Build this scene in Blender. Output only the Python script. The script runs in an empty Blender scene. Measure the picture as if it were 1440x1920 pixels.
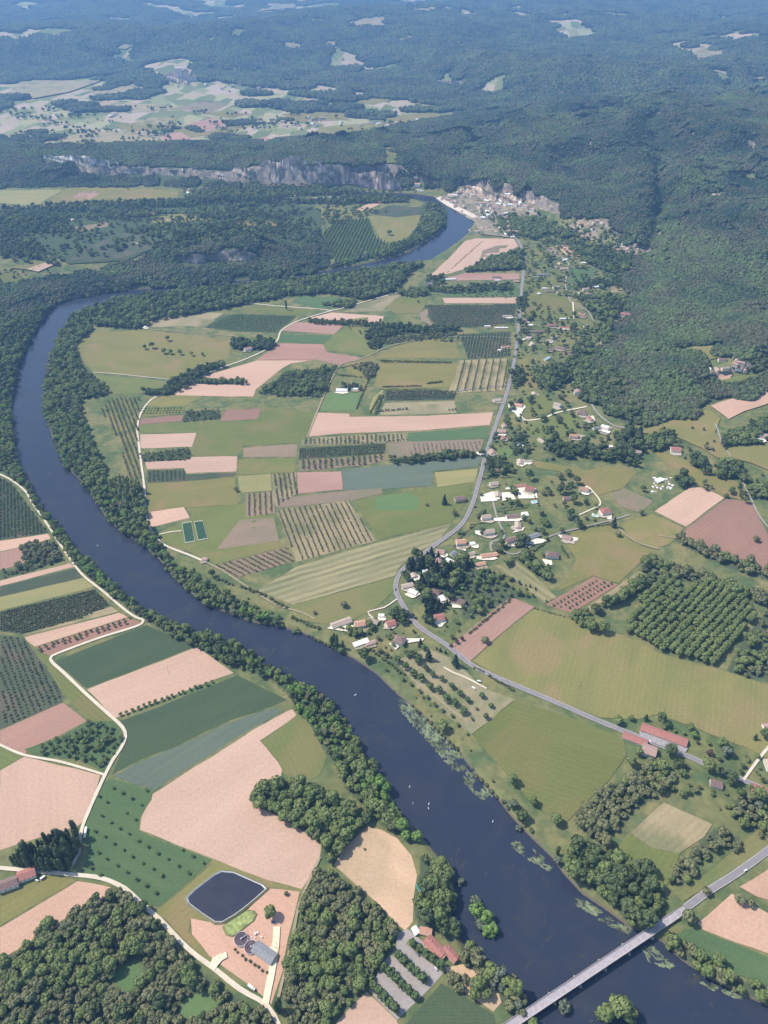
import bpy, bmesh, math, random
import numpy as np
from mathutils import Vector, Matrix, noise as mnoise
SC = bpy.context.scene
COL = SC.collection
R = math.radians
# ------------------------------------------------------------------ camera, sky, sun, exposure
CAM_H = 830.0
PITCH = R(38.2)
FPX = 1387.0
cam = bpy.data.cameras.new('camera'); cam_o = bpy.data.objects.new('camera', cam); COL.objects.link(cam_o)
cam_o.location = (0, 0, CAM_H); cam_o.rotation_euler = (math.pi/2-PITCH, 0, 0)
cam.sensor_fit = 'VERTICAL'; cam.sensor_height = 36.0; cam.lens = 36.0*FPX/1920.0
cam.clip_start = 1.0; cam.clip_end = 60000.0
SC.camera = cam_o
SUN_EL = R(52); SUN_DIR = Vector((-0.93, 0.30, 0)).normalized()      # towards the sun, on the ground
sv = Vector((SUN_DIR.x*math.cos(SUN_EL), SUN_DIR.y*math.cos(SUN_EL), math.sin(SUN_EL)))
sun = bpy.data.lights.new('sun', 'SUN'); sun.energy = 3.9; sun.angle = R(0.5); sun.color = (1.0, 0.94, 0.83)
sun_o = bpy.data.objects.new('sun', sun); COL.objects.link(sun_o)
sun_o.rotation_euler = sv.to_track_quat('Z', 'Y').to_euler(); sun_o.location = (0, 0, 3000)
W = bpy.data.worlds.new('World'); SC.world = W; W.use_nodes = True
wt = W.node_tree; wt.nodes.clear()
sky = wt.nodes.new('ShaderNodeTexSky'); sky.sky_type = 'NISHITA'; sky.sun_disc = False
sky.sun_elevation = SUN_EL; sky.sun_rotation = math.atan2(SUN_DIR.x, SUN_DIR.y)
sky.altitude = 300; sky.air_density = 1.0; sky.dust_density = 1.2; sky.ozone_density = 1.0
bg = wt.nodes.new('ShaderNodeBackground'); bg.inputs['Strength'].default_value = 0.145
wo = wt.nodes.new('ShaderNodeOutputWorld')
wt.links.new(sky.outputs[0], bg.inputs[0]); wt.links.new(bg.outputs[0], wo.inputs[0])
SC.view_settings.view_transform = 'Standard'; SC.view_settings.look = 'None'
SC.view_settings.exposure = 0.47; SC.view_settings.gamma = 1.0
SC.render.engine = 'CYCLES'
SC.cycles.max_bounces = 8; SC.cycles.diffuse_bounces = 5; SC.cycles.glossy_bounces = 2
SC.cycles.volume_bounces = 1; SC.cycles.transmission_bounces = 5; SC.cycles.transparent_max_bounces = 4
SC.cycles.use_denoising = True
HAZE_DENSITY = 7e-5
# ------------------------------------------------------------------ photo pixel <-> ground
CT, ST = math.cos(PITCH), math.sin(PITCH)
def ray(px, py):
    u = (np.asarray(px, float)-720)/FPX; v = (np.asarray(py, float)-960)/FPX
    return u, CT - v*ST, -ST - v*CT
def P0(px, py, z=0.0):
    dx, dy, dz = ray(px, py)
    t = (CAM_H-z)/(-dz)
    return dx*t, dy*t
def proj(x, y, z):
    zc = y*CT + (CAM_H-z)*ST
    yc = -y*ST + (CAM_H-z)*CT
    return 720 + FPX*x/zc, 960 + FPX*yc/zc
def pts(s):
    """'x,y x,y ...' read off the photograph -> array"""
    return np.array([[float(a) for a in p.split(',')] for p in s.split()])
# ------------------------------------------------------------------ numpy helpers
def seg_dist(X, Y, poly, closed=True, attr=None):
    n = len(poly); best = np.full(X.shape, 1e18); av = np.zeros(X.shape)
    for i in range(n if closed else n-1):
        ax, ay = poly[i]; bx, by = poly[(i+1) % n]
        dx, dy = bx-ax, by-ay; L2 = dx*dx+dy*dy + 1e-9
        t = np.clip(((X-ax)*dx+(Y-ay)*dy)/L2, 0, 1)
        d = (X-ax-t*dx)**2 + (Y-ay-t*dy)**2
        m = d < best
        best = np.where(m, d, best)
        if attr is not None:
            av = np.where(m, attr[i]*(1-t)+attr[(i+1) % n]*t, av)
    return (np.sqrt(best), av) if attr is not None else np.sqrt(best)
def inside(X, Y, poly):
    r = np.zeros(np.shape(X), bool); n = len(poly)
    for i in range(n):
        ax, ay = poly[i]; bx, by = poly[(i+1) % n]
        if ay == by: continue
        c = ((ay > Y) != (by > Y)) & (X < (bx-ax)*(Y-ay)/(by-ay)+ax)
        r ^= c
    return r
def ss(x):
    x = np.clip(x, 0, 1); return x*x*(3-2*x)
_rng = np.random.RandomState(7)
_tab = _rng.rand(256, 256)
def vnoise(x, y):
    xi = np.floor(x).astype(int); yi = np.floor(y).astype(int)
    fx = ss(x-xi); fy = ss(y-yi)
    a = _tab[xi & 255, yi & 255]; b = _tab[(xi+1) & 255, yi & 255]
    c = _tab[xi & 255, (yi+1) & 255]; d = _tab[(xi+1) & 255, (yi+1) & 255]
    return (a*(1-fx)+b*fx)*(1-fy) + (c*(1-fx)+d*fx)*fy
def fbm(x, y, o=4):
    s = 0; a = 0.5
    for k in range(o):
        s = s + a*vnoise(x*2**k+17.3*k, y*2**k+5.1*k); a *= .5
    return s/(1-.5**o)
# ------------------------------------------------------------------ river outline (photo px at water level)
RIV_R = pts("1650,1990 1440,1890 1380,1862 1330,1838 1280,1805 1240,1768 1205,1750 1180,1742 1140,1712 1090,1678 1055,1640 1032,1608 1008,1585 980,1558 955,1530 932,1500 905,1470 880,1440 858,1410 830,1385 800,1350 770,1325 740,1300 705,1265 665,1238 638,1224 605,1208 570,1190 520,1176 470,1168 430,1152 390,1138 350,1108 318,1076 298,1050 265,1022 235,1003 200,975 172,930 148,900 122,876 100,832 84,780 84,720 98,668 115,622 138,592 220,561 300,551 400,540 480,531 560,523 640,512 700,503 745,495 805,488 835,470 862,450 879,435 889,416 872,404 852,393 838,384 826,377 812,369 780,364 700,361 620,370 520,378 335,383 100,391 -200,398")
RIV_L = pts("-200,402 100,396 335,388 520,384 620,377 700,369 770,373 808,381 822,387 830,392 833,404 833,430 822,440 802,452 770,472 735,484 690,494 640,504 560,516 480,524 400,532 330,538 220,546 150,557 104,572 84,592 66,622 48,656 38,680 28,720 24,770 30,835 45,885 60,915 76,942 110,987 150,1040 200,1082 226,1106 270,1146 330,1168 380,1190 452,1212 492,1242 560,1282 622,1317 665,1382 702,1440 724,1470 752,1526 797,1573 838,1622 855,1665 848,1700 850,1735 878,1782 905,1800 945,1822 972,1850 988,1880 992,1905 1010,1940 1060,1955 1150,1975 1300,2030 1600,2150")
WATER_Z = -4.5
rx, ry = P0(RIV_R[:, 0], RIV_R[:, 1], WATER_Z); lx, ly = P0(RIV_L[:, 0], RIV_L[:, 1], WATER_Z)
RIVER = np.array(list(zip(rx, ry)) + list(zip(lx, ly)))
# ------------------------------------------------------------------ hills: foot lines (photo px, on the valley floor), world beyond the frame
# columns: x, y, cliff step (m), width of the first slope (m)
HR = """-700,352,0,80 -100,352,0,80 0,350,0,80 75,350,10,75 130,349,30,75 225,347,30,75 262,346,24,75 400,354,24,75 445,360,46,70 500,362,76,60 600,365,74,60 650,360,70,60 705,354,62,60
760,357,50,55 815,364,10,60 850,366,30,55 890,378,52,50 940,392,45,50 985,408,40,55 1040,425,22,70 1080,445,12,70 1130,462,10,70 1180,482,6,70 1195,520,0,110 1185,570,0,130 1165,610,0,140
1140,650,0,170 1105,705,0,210 1125,765,0,240 1180,798,0,260 1260,815,0,300 1340,850,0,320 1440,900,0,330 1700,1000,0,330 2600,1050,0,400"""
hr = np.array([[float(a) for a in p.split(',')] for p in HR.split()])
hx, hy = P0(hr[:, 0], hr[:, 1])
R_poly = list(zip(hx, hy)); R_cl = list(hr[:, 2]); R_w = list(hr[:, 3])
for x, y in ((9000, 2500), (12000, 5200), (5000, 5600)):
    R_poly.append((x, y)); R_cl.append(0); R_w.append(150)
for p in pts("1200,190 1000,200 850,220 700,247 560,263 450,270 260,271 75,276 -100,280 -700,285"):
    x, y = P0(p[0], p[1]); R_poly.append((float(x), float(y))); R_cl.append(0); R_w.append(110)
R_poly = np.array(R_poly)
CP = pts("-700,600 -100,596 0,590 60,580 100,568 220,543 400,530 480,521 560,512 600,502 612,475 596,440 520,418 430,405 200,402 -200,402 -700,402")
cx, cy = P0(CP[:, 0], CP[:, 1]); C_poly = np.array(list(zip(cx, cy)))
C_cl = np.zeros(len(CP)); C_cl[6] = 22; C_cl[7] = 24
def height(X, Y):
    X = np.asarray(X, float); Y = np.asarray(Y, float)
    h = (fbm(X/240, Y/240, 3)-.5)*1.2*ss((Y-300)/500)
    # right-hand hill and the spur with the cliffs
    jx = (fbm(X/55, Y/55, 3)-.5)*36; jy = (fbm(X/55+40, Y/55+9, 3)-.5)*36
    d, cl = seg_dist(X+jx, Y+jy, R_poly, True, R_cl)
    d2, w = seg_dist(X, Y, R_poly, True, R_w)
    ins = inside(X, Y, R_poly)
    soft = ss((w-90)/150)
    n1 = fbm(X/420+3, Y/420, 4); n2 = fbm(X/1300+8, Y/1300+2, 3)
    hh = (30-12*soft-.2*cl)*ss(d2/w) + cl*ss((d-66)/9) + (38-.42*cl)*ss((d2-85)/(w*2.6)) + (70+150*n2)*ss((d2-230)/1250)
    hh += (n1-.5)*135*ss((d2-120)/400)
    gul = 1-np.abs(2*fbm(X/520+20, Y/520+31, 4)-1)
    hh += -58*ss((gul-.72)/.28)*ss((d2-150)/350)
    gx_, gy_ = P0(np.array([1236., 1241, 1244, 1238, 1222, 1205]), np.array([285., 320, 360, 392, 415, 432]), 110.)
    dg = seg_dist(X+jx*.4, Y+jy*.4, np.stack([gx_, gy_], 1), False); hh -= 42*np.exp(-(dg/34)**2)
    h = h + np.where(ins, np.maximum(hh, 0), 0)
    # wooded bluff in the river bend
    d, cl = seg_dist(X+jx, Y+jy, C_poly, True, C_cl)
    ins = inside(X, Y, C_poly)
    d0 = seg_dist(X, Y, C_poly)
    hh = 18*ss(d0/60) + cl*ss((d-120)/8) + 30*ss((d0-50)/220) + (fbm(X/260, Y/260, 3)-.5)*14*ss((d0-120)/200)
    h = h + np.where(ins, np.maximum(hh, 0), 0)
    # far hills
    y0 = 6300 - 1500*ss((X+200)/1400) + 500*(fbm(X/1500+3, Y/1500, 2)-.5)
    m = ss((Y-y0)/900)
    h = h + m*(40+240*fbm(X/1700+5, Y/1700+1, 4) + 60*(fbm(X/420, Y/420, 3)-.5))
    h = h + 70*np.exp(-((X+1500)**2+(Y-6350)**2)/420**2)
    # river bed
    dr = seg_dist(X, Y, RIVER); ri = inside(X, Y, RIVER)
    sd = np.where(ri, dr, -dr)
    bed = ss((sd+9)/14)
    h = np.where(Y < 4200, h*(1-bed) + (-8.0)*bed, h)
    return h
# ------------------------------------------------------------------ the ground sheet
NX = 640
ys = [-200.0]
while ys[-1] < 19500:
    y = ys[-1]; ys.append(y + (5.0 if y < 1500 else (5.0+(y-1500)*0.0022 if y < 4600 else 11.8+(y-4600)*.011)))
YS = np.array(ys); US = np.linspace(-0.86, 0.86, NX)
def zc_row(y): return np.maximum(y, -200)*CT + CAM_H*ST
GX = US[None, :]*zc_row(YS)[:, None]; GY = np.repeat(YS[:, None], NX, 1)
GH = height(GX, GY)
def hgt(x, y):
    x = np.asarray(x, float); y = np.asarray(y, float)
    i = np.clip(np.interp(y, YS, np.arange(len(YS))), 0, len(YS)-1.001); i0 = i.astype(int); fi = i-i0
    u = np.clip((x/zc_row(y)-US[0])/(US[1]-US[0]), 0, NX-1.001); j0 = u.astype(int); fj = u-j0
    a = GH[i0, j0]*(1-fj)+GH[i0, j0+1]*fj; b = GH[i0+1, j0]*(1-fj)+GH[i0+1, j0+1]*fj
    return a*(1-fi)+b*fi
def at(px, py):
    """where the sight line through a photo pixel meets the ground"""
    px = np.atleast_1d(np.asarray(px, float)); py = np.atleast_1d(np.asarray(py, float))
    dx, dy, dz = ray(px, py)
    t0 = (CAM_H-330)/(-dz); t1 = (CAM_H+9)/(-dz)
    res = np.copy(t1); done = np.zeros(px.shape, bool); prev = t0.copy()
    for k in range(1, 241):
        t = t0+(t1-t0)*k/240
        below = (CAM_H+dz*t) < hgt(dx*t, dy*t)
        new = below & ~done
        lo = prev.copy(); hi = t.copy()
        if new.any():
            for _ in range(12):
                mid = (lo+hi)/2; b = (CAM_H+dz*mid) < hgt(dx*mid, dy*mid)
                hi = np.where(b, mid, hi); lo = np.where(b, lo, mid)
            res = np.where(new, hi, res)
        done |= new; prev = t
    return dx*res, dy*res
def A(px, py):
    x, y = at(px, py); x = float(x[0]); y = float(y[0]); return x, y, float(hgt(x, y))
# ------------------------------------------------------------------ materials
MATS = {}
def new_mat(name):
    m = bpy.data.materials.new(name); m.use_nodes = True; nt = m.node_tree
    b = nt.nodes['Principled BSDF']; b.inputs['Roughness'].default_value = .9
    b.inputs['Specular IOR Level'].default_value = .15
    return m, nt, b
def N(nt, t, **k):
    n = nt.nodes.new(t)
    for a, v in k.items(): setattr(n, a, v)
    return n
def rgb(c): return (c[0], c[1], c[2], 1)
def noise_fac(nt, scale, lo, hi, detail=4, vec=None, distortion=0.0):
    n = N(nt, 'ShaderNodeTexNoise'); n.inputs['Scale'].default_value = scale; n.inputs['Detail'].default_value = detail
    n.inputs['Distortion'].default_value = distortion
    if vec is None: vec = nt.nodes.new('ShaderNodeNewGeometry').outputs['Position']
    nt.links.new(vec, n.inputs['Vector'])
    r = N(nt, 'ShaderNodeMapRange'); r.inputs[1].default_value = lo; r.inputs[2].default_value = hi
    nt.links.new(n.outputs[0], r.inputs[0]); return r.outputs[0]
def mixc(nt, fac, a, b, mode='MIX'):
    m = N(nt, 'ShaderNodeMix', data_type='RGBA', blend_type=mode)
    for s, v in ((0, fac), (6, a), (7, b)):
        if isinstance(v, (int, float)): m.inputs[s].default_value = v
        elif isinstance(v, tuple): m.inputs[s].default_value = rgb(v)
        else: nt.links.new(v, m.inputs[s])
    return m.outputs[2]
def plain(name, c, rough=.85, var=.12, scale=.4, metal=0):
    if name in MATS: return MATS[name]
    m, nt, b = new_mat(name)
    f = noise_fac(nt, scale, .3, .7)
    c2 = tuple(max(0, v*(1-2*var)) for v in c)
    nt.links.new(mixc(nt, f, c2, tuple(min(1, v*(1+var)) for v in c)), b.inputs['Base Color'])
    b.inputs['Roughness'].default_value = rough; b.inputs['Metallic'].default_value = metal
    MATS[name] = m; return m
def field_mat(name, c1, c2, angle, spacing=0, strength=0.0, patch=70.0, c3=None, seed=0.0, band=0.5):
    """soil or crop: two tones in broad patches, fine grain, and drill lines along `angle`"""
    m, nt, b = new_mat(name)
    geo = N(nt, 'ShaderNodeNewGeometry')
    off = N(nt, 'ShaderNodeVectorMath', operation='ADD'); off.inputs[1].default_value = (seed*131, seed*71, 0)
    nt.links.new(geo.outputs['Position'], off.inputs[0])
    mp = N(nt, 'ShaderNodeMapping'); mp.inputs['Rotation'].default_value = (0, 0, -angle); mp.inputs['Scale'].default_value = (1, 1, 1)
    nt.links.new(off.outputs[0], mp.inputs['Vector'])
    st = N(nt, 'ShaderNodeMapping'); st.inputs['Scale'].default_value = (.35, 1.3, 1); nt.links.new(mp.outputs[0], st.inputs['Vector'])
    f = noise_fac(nt, 1/patch, .34, .66, 5, st.outputs[0], .6)
    col = mixc(nt, f, c1, c2)
    if c3 is not None:
        f3 = noise_fac(nt, 1/(patch*2.2), .50, .64, 3, off.outputs[0], .8)
        col = mixc(nt, f3, col, c3)
    g = noise_fac(nt, .35, .25, .75, 3, off.outputs[0])
    k = N(nt, 'ShaderNodeMapRange'); k.inputs[3].default_value = .88; k.inputs[4].default_value = 1.12
    nt.links.new(g, k.inputs[0])
    col2 = N(nt, 'ShaderNodeVectorMath', operation='SCALE'); nt.links.new(col, col2.inputs[0]); nt.links.new(k.outputs[0], col2.inputs['Scale'])
    out = col2.outputs[0]
    if spacing:
        sep = N(nt, 'ShaderNodeSeparateXYZ'); nt.links.new(mp.outputs[0], sep.inputs[0])
        wob = noise_fac(nt, .02, 0, 1, 2, mp.outputs[0])
        ad = N(nt, 'ShaderNodeMath', operation='MULTIPLY_ADD'); ad.inputs[1].default_value = spacing*.5
        nt.links.new(wob, ad.inputs[0]); nt.links.new(sep.outputs[1], ad.inputs[2])
        mu = N(nt, 'ShaderNodeMath', operation='MULTIPLY'); mu.inputs[1].default_value = 2*math.pi/spacing
        nt.links.new(ad.outputs[0], mu.inputs[0])
        si = N(nt, 'ShaderNodeMath', operation='SINE'); nt.links.new(mu.outputs[0], si.inputs[0])
        amp = noise_fac(nt, .03, .3, .7, 3, st.outputs[0])
        am = N(nt, 'ShaderNodeMath', operation='MULTIPLY'); nt.links.new(si.outputs[0], am.inputs[0]); nt.links.new(amp, am.inputs[1])
        mr = N(nt, 'ShaderNodeMapRange'); mr.inputs[1].default_value = -1; mr.inputs[2].default_value = 1
        mr.inputs[3].default_value = 1-strength; mr.inputs[4].default_value = 1+strength
        nt.links.new(am.outputs[0], mr.inputs[0])
        sc = N(nt, 'ShaderNodeVectorMath', operation='SCALE'); nt.links.new(out, sc.inputs[0]); nt.links.new(mr.outputs[0], sc.inputs['Scale'])
        out = sc.outputs[0]
    nt.links.new(out, b.inputs['Base Color'])
    b.inputs['Roughness'].default_value = 1; b.inputs['Specular IOR Level'].default_value = .05
    return m
# ------------------------------------------------------------------ object helpers
def link(o, parent=None):
    COL.objects.link(o)
    if parent is not None: o.parent = parent
    return o
def mesh_from(name, verts, faces, mats=(), smooth=False):
    me = bpy.data.meshes.new(name); me.from_pydata([tuple(v) for v in verts], [], [tuple(f) for f in faces])
    for m in (mats if isinstance(mats, (list, tuple)) else [mats]): me.materials.append(m)
    if smooth: me.polygons.foreach_set('use_smooth', [True]*len(me.polygons))
    me.update(); return me
def mobj(name, me, loc=(0, 0, 0), rz=0.0, parent=None):
    o = bpy.data.objects.new(name, me); o.location = loc; o.rotation_euler = (0, 0, rz); return link(o, parent)
def structure(o): o['kind'] = 'structure'; return o
def tag(o, label, cat, group=None):
    o['label'] = label; o['category'] = cat
    if group: o['group'] = group
    return o
def empty(name, loc, rz=0.0):
    o = bpy.data.objects.new(name, None); o.location = loc; o.rotation_euler = (0, 0, rz); o.empty_display_size = 2; return link(o)
class MB:
    def __init__(s): s.v = []; s.f = []; s.mi = []
    def face(s, ps, mi=0):
        b = len(s.v); s.v += [tuple(p) for p in ps]; s.f.append(tuple(range(b, b+len(ps)))); s.mi.append(mi)
    def box(s, x0, x1, y0, y1, z0, z1, M=None, mi=0, taper=0):
        c = [(x0, y0, z0), (x1, y0, z0), (x1, y1, z0), (x0, y1, z0), (x0+taper, y0+taper, z1), (x1-taper, y0+taper, z1), (x1-taper, y1-taper, z1), (x0+taper, y1-taper, z1)]
        if M is not None: c = [tuple(M @ Vector(p)) for p in c]
        b = len(s.v); s.v += c
        for f in ((0, 3, 2, 1), (4, 5, 6, 7), (0, 1, 5, 4), (1, 2, 6, 5), (2, 3, 7, 6), (3, 0, 4, 7)):
            s.f.append(tuple(b+i for i in f)); s.mi.append(mi)
    def cyl(s, c, r0, r1, z0, z1, n=16, cap=True, mi=0):
        b = len(s.v)
        for r, z in ((r0, z0), (r1, z1)):
            for i in range(n):
                a = 2*math.pi*i/n; s.v.append((c[0]+r*math.cos(a), c[1]+r*math.sin(a), z))
        for i in range(n):
            j = (i+1) % n; s.f.append((b+i, b+j, b+n+j, b+n+i)); s.mi.append(mi)
        if cap:
            s.f.append(tuple(b+n+i for i in range(n))); s.mi.append(mi)
            s.f.append(tuple(b+i for i in reversed(range(n)))); s.mi.append(mi)
    def mesh(s, name, mats, smooth=False):
        me = mesh_from(name, s.v, s.f, mats, smooth)
        me.polygons.foreach_set('material_index', s.mi); return me
    def obj(s, name, mats, loc=(0, 0, 0), rz=0.0, parent=None, smooth=False):
        return mobj(name, s.mesh(name, mats, smooth), loc, rz, parent)
def wpoly(s):
    """photo outline -> ground outline"""
    p = pts(s) if isinstance(s, str) else np.asarray(s, float)
    x, y = at(p[:, 0], p[:, 1]); return np.array(list(zip(x, y)))
def jitter_outline(poly, step=14.0, amp=0.8, seed=0):
    out = []; n = len(poly)
    for i in range(n):
        a = poly[i]; b = poly[(i+1) % n]; L = math.hypot(*(b-a)); k = max(1, min(60, int(L/step)))
        nx, ny = -(b[1]-a[1])/(L+1e-6), (b[0]-a[0])/(L+1e-6)
        for q in range(k):
            t = q/k; p = a*(1-t)+b*t
            w = (float(vnoise(np.array(p[0]/23+seed), np.array(p[1]/23+seed)))-.5)*2*amp*(0.3 if q == 0 else 1)
            out.append((p[0]+nx*w, p[1]+ny*w))
    return np.array(out)
def sheet(name, poly, mat, off, drape=None, amp=.9, seed=0):
    """a sheet lying on the ground, following its relief"""
    z = hgt(poly[:, 0], poly[:, 1])
    scale = max(1.0, float(np.mean(poly[:, 1]))/900)
    if drape is None: drape = True
    po = jitter_outline(poly, 14*scale, amp*scale**.5, seed)
    bm = bmesh.new(); vs = [bm.verts.new((p[0], p[1], 0)) for p in po]
    try: f = bm.faces.new(vs)
    except Exception: bm.free(); return None
    bm.normal_update()
    if f.normal.z < 0: f.normal_flip()
    bmesh.ops.triangulate(bm, faces=bm.faces[:])
    ext = max(np.ptp(poly[:, 0]), np.ptp(poly[:, 1])); lim = max(14*scale, ext/40)
    if drape and (np.ptp(z) > 0.35 or float(np.max(z)) > 1.2 or ext > 60):
        # cut along a regular grid so the sheet can follow the relief
        for ax in (0, 1):
            lo, hi = float(poly[:, ax].min()), float(poly[:, ax].max()); k = int((hi-lo)/lim)
            for i in range(1, k+1):
                co = [0, 0, 0]; no = [0, 0, 0]; co[ax] = lo + i*(hi-lo)/(k+1); no[ax] = 1
                bmesh.ops.bisect_plane(bm, geom=bm.verts[:]+bm.edges[:]+bm.faces[:], plane_co=co, plane_no=no)
    V = np.array([v.co[:] for v in bm.verts]); zz = hgt(V[:, 0], V[:, 1])
    # stay above the ground sheet, whose own facets can bulge between the cuts
    c0 = poly.mean(0); zb = float(hgt(c0[0], c0[1]))
    rough = 0.0 if float(np.max(np.abs(z))) < 1.5 else 0.9*scale
    for v, q in zip(bm.verts, zz): v.co.x -= c0[0]; v.co.y -= c0[1]; v.co.z = float(q)+off+rough-zb
    me = bpy.data.meshes.new(name); bm.to_mesh(me); bm.free(); me.materials.append(mat)
    o = mobj(name, me, (float(c0[0]), float(c0[1]), zb)); return structure(o)
def ribbon(name, line, width, mat, off, closed=False):
    """road or track: a strip of constant width along a ground line"""
    line = np.array(line, float); out = [line[0]]
    for i in range(len(line)-1):
        p0 = line[max(i-1, 0)]; p1 = line[i]; p2 = line[i+1]; p3 = line[min(i+2, len(line)-1)]
        L = math.hypot(*(p2-p1)); k = max(2, min(14, int(L/9)))
        for q in range(1, k+1):
            t = q/k
            out.append(.5*((2*p1)+(-p0+p2)*t+(2*p0-5*p1+4*p2-p3)*t*t+(-p0+3*p1-3*p2+p3)*t**3))
    o = np.array(out); d = np.gradient(o, axis=0); d /= (np.hypot(d[:, 0], d[:, 1])[:, None]+1e-9)
    nrm = np.stack([-d[:, 1], d[:, 0]], 1)
    w = width/2*(1+.10*(vnoise(o[:, 0]/11, o[:, 1]/11)-.5)*2)
    lft = o+nrm*w[:, None]; rgt = o-nrm*w[:, None]
    c0 = o[len(o)//2]; zb = float(hgt(*c0)); vs = []; fs = []
    for i in range(len(o)):
        for p in (lft[i], o[i], rgt[i]):
            hh = float(hgt(*p)); rough = 0 if abs(hh) < 1.5 else 1.2
            vs.append((p[0]-c0[0], p[1]-c0[1], hh+off+rough-zb))
    for i in range(len(o)-1):
        b = 3*i; fs += [(b, b+3, b+4, b+1), (b+1, b+4, b+5, b+2)]
    me = mesh_from(name, vs, fs, mat)
    if me.polygons[0].normal.z < 0: me.flip_normals()
    return structure(mobj(name, me, (float(c0[0]), float(c0[1]), zb))), o
# ------------------------------------------------------------------ ground, water
def ground_material():
    m, nt, b = new_mat('ground')
    geo = N(nt, 'ShaderNodeNewGeometry')
    f1 = noise_fac(nt, 1/160, .36, .64, 6, geo.outputs['Position'], .5)
    f2 = noise_fac(nt, 1/45, .42, .62, 5, geo.outputs['Position'], .8)
    f3 = noise_fac(nt, 1/9, .3, .7, 4, geo.outputs['Position'])
    col = mixc(nt, f1, (.165, .172, .068), (.225, .200, .090))
    col = mixc(nt, f2, col, (.098, .135, .058))
    k = N(nt, 'ShaderNodeMapRange'); k.inputs[3].default_value = .8; k.inputs[4].default_value = 1.15; nt.links.new(f3, k.inputs[0])
    s = N(nt, 'ShaderNodeVectorMath', operation='SCALE'); nt.links.new(col, s.inputs[0]); nt.links.new(k.outputs[0], s.inputs['Scale'])
    # patchwork of small fields on the far valley floor and plateaus
    vm = N(nt, 'ShaderNodeMapping'); vm.inputs['Scale'].default_value = (1/400, 1/900, 0); vm.inputs['Rotation'].default_value = (0, 0, .4); nt.links.new(geo.outputs['Position'], vm.inputs['Vector'])
    vo = N(nt, 'ShaderNodeTexVoronoi', distance='CHEBYCHEV'); vo.inputs['Randomness'].default_value = .8; nt.links.new(vm.outputs[0], vo.inputs['Vector'])
    vs_ = N(nt, 'ShaderNodeSeparateColor'); nt.links.new(vo.outputs['Color'], vs_.inputs[0])
    cr = N(nt, 'ShaderNodeValToRGB'); nt.links.new(vs_.outputs[0], cr.inputs[0]); cr.color_ramp.interpolation = 'CONSTANT'
    for i, (p_, c_) in enumerate(((0, (.17, .19, .085)), (.22, (.37, .30, .21)), (.42, (.24, .25, .12)), (.58, (.41, .32, .25)), (.72, (.33, .31, .17)), (.86, (.14, .175, .08)))):
        e_ = cr.color_ramp.elements[i] if i < 2 else cr.color_ramp.elements.new(p_); e_.position = p_; e_.color = rgb(c_)
    fs = N(nt, 'ShaderNodeSeparateXYZ'); nt.links.new(geo.outputs['Position'], fs.inputs[0])
    fy = N(nt, 'ShaderNodeMapRange'); fy.inputs[1].default_value = 3900; fy.inputs[2].default_value = 4100; nt.links.new(fs.outputs[1], fy.inputs[0])
    mc = N(nt, 'ShaderNodeMix', data_type='RGBA'); nt.links.new(fy.outputs[0], mc.inputs[0]); nt.links.new(s.outputs[0], mc.inputs[6]); nt.links.new(cr.outputs[0], mc.inputs[7])
    # forest floor by painted mask, rock where it is steep
    at_ = N(nt, 'ShaderNodeAttribute', attribute_name='forest')
    col = mixc(nt, at_.outputs['Fac'], mc.outputs[2], (.085, .105, .060))
    sep = N(nt, 'ShaderNodeSeparateXYZ'); nt.links.new(geo.outputs['True Normal'], sep.inputs[0])
    r = N(nt, 'ShaderNodeMapRange'); r.inputs[1].default_value = .80; r.inputs[2].default_value = .62; nt.links.new(sep.outputs[2], r.inputs[0])
    rock = mixc(nt, noise_fac(nt, 1/22, .35, .65, 5), (.34, .27, .22), (.16, .15, .13))
    col = mixc(nt, r.outputs[0], col, rock)
    sx = N(nt, 'ShaderNodeSeparateXYZ'); nt.links.new(geo.outputs['Position'], sx.inputs[0])
    wz = N(nt, 'ShaderNodeMapRange'); wz.inputs[1].default_value = -2.2; wz.inputs[2].default_value = -3.6; nt.links.new(sx.outputs[2], wz.inputs[0])
    col = mixc(nt, wz.outputs[0], col, (.14, .12, .085))
    nt.links.new(col, b.inputs['Base Color']); b.inputs['Roughness'].default_value = 1; b.inputs['Specular IOR Level'].default_value = .03
    return m
def build_ground():
    ny = len(YS); v = np.stack([GX, GY, GH], -1).reshape(-1, 3)
    me = bpy.data.meshes.new('ground'); me.vertices.add(len(v)); me.vertices.foreach_set('co', v.astype(np.float32).ravel())
    i, j = np.meshgrid(np.arange(ny-1), np.arange(NX-1), indexing='ij'); a = (i*NX+j).ravel()
    q = np.stack([a, a+1, a+1+NX, a+NX], 1)
    me.loops.add(q.size); me.loops.foreach_set('vertex_index', q.ravel().astype(np.int32))
    me.polygons.add(len(q)); me.polygons.foreach_set('loop_start', np.arange(0, q.size, 4, dtype=np.int32))
    me.polygons.foreach_set('loop_total', np.full(len(q), 4, np.int32))
    me.update(calc_edges=True); me.polygons.foreach_set('use_smooth', np.ones(len(q), bool))
    at_ = me.attributes.new('forest', 'FLOAT', 'POINT'); at_.data.foreach_set('value', FOREST_V.astype(np.float32).ravel())
    me.materials.append(ground_material()); return structure(mobj('ground', me))
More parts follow.
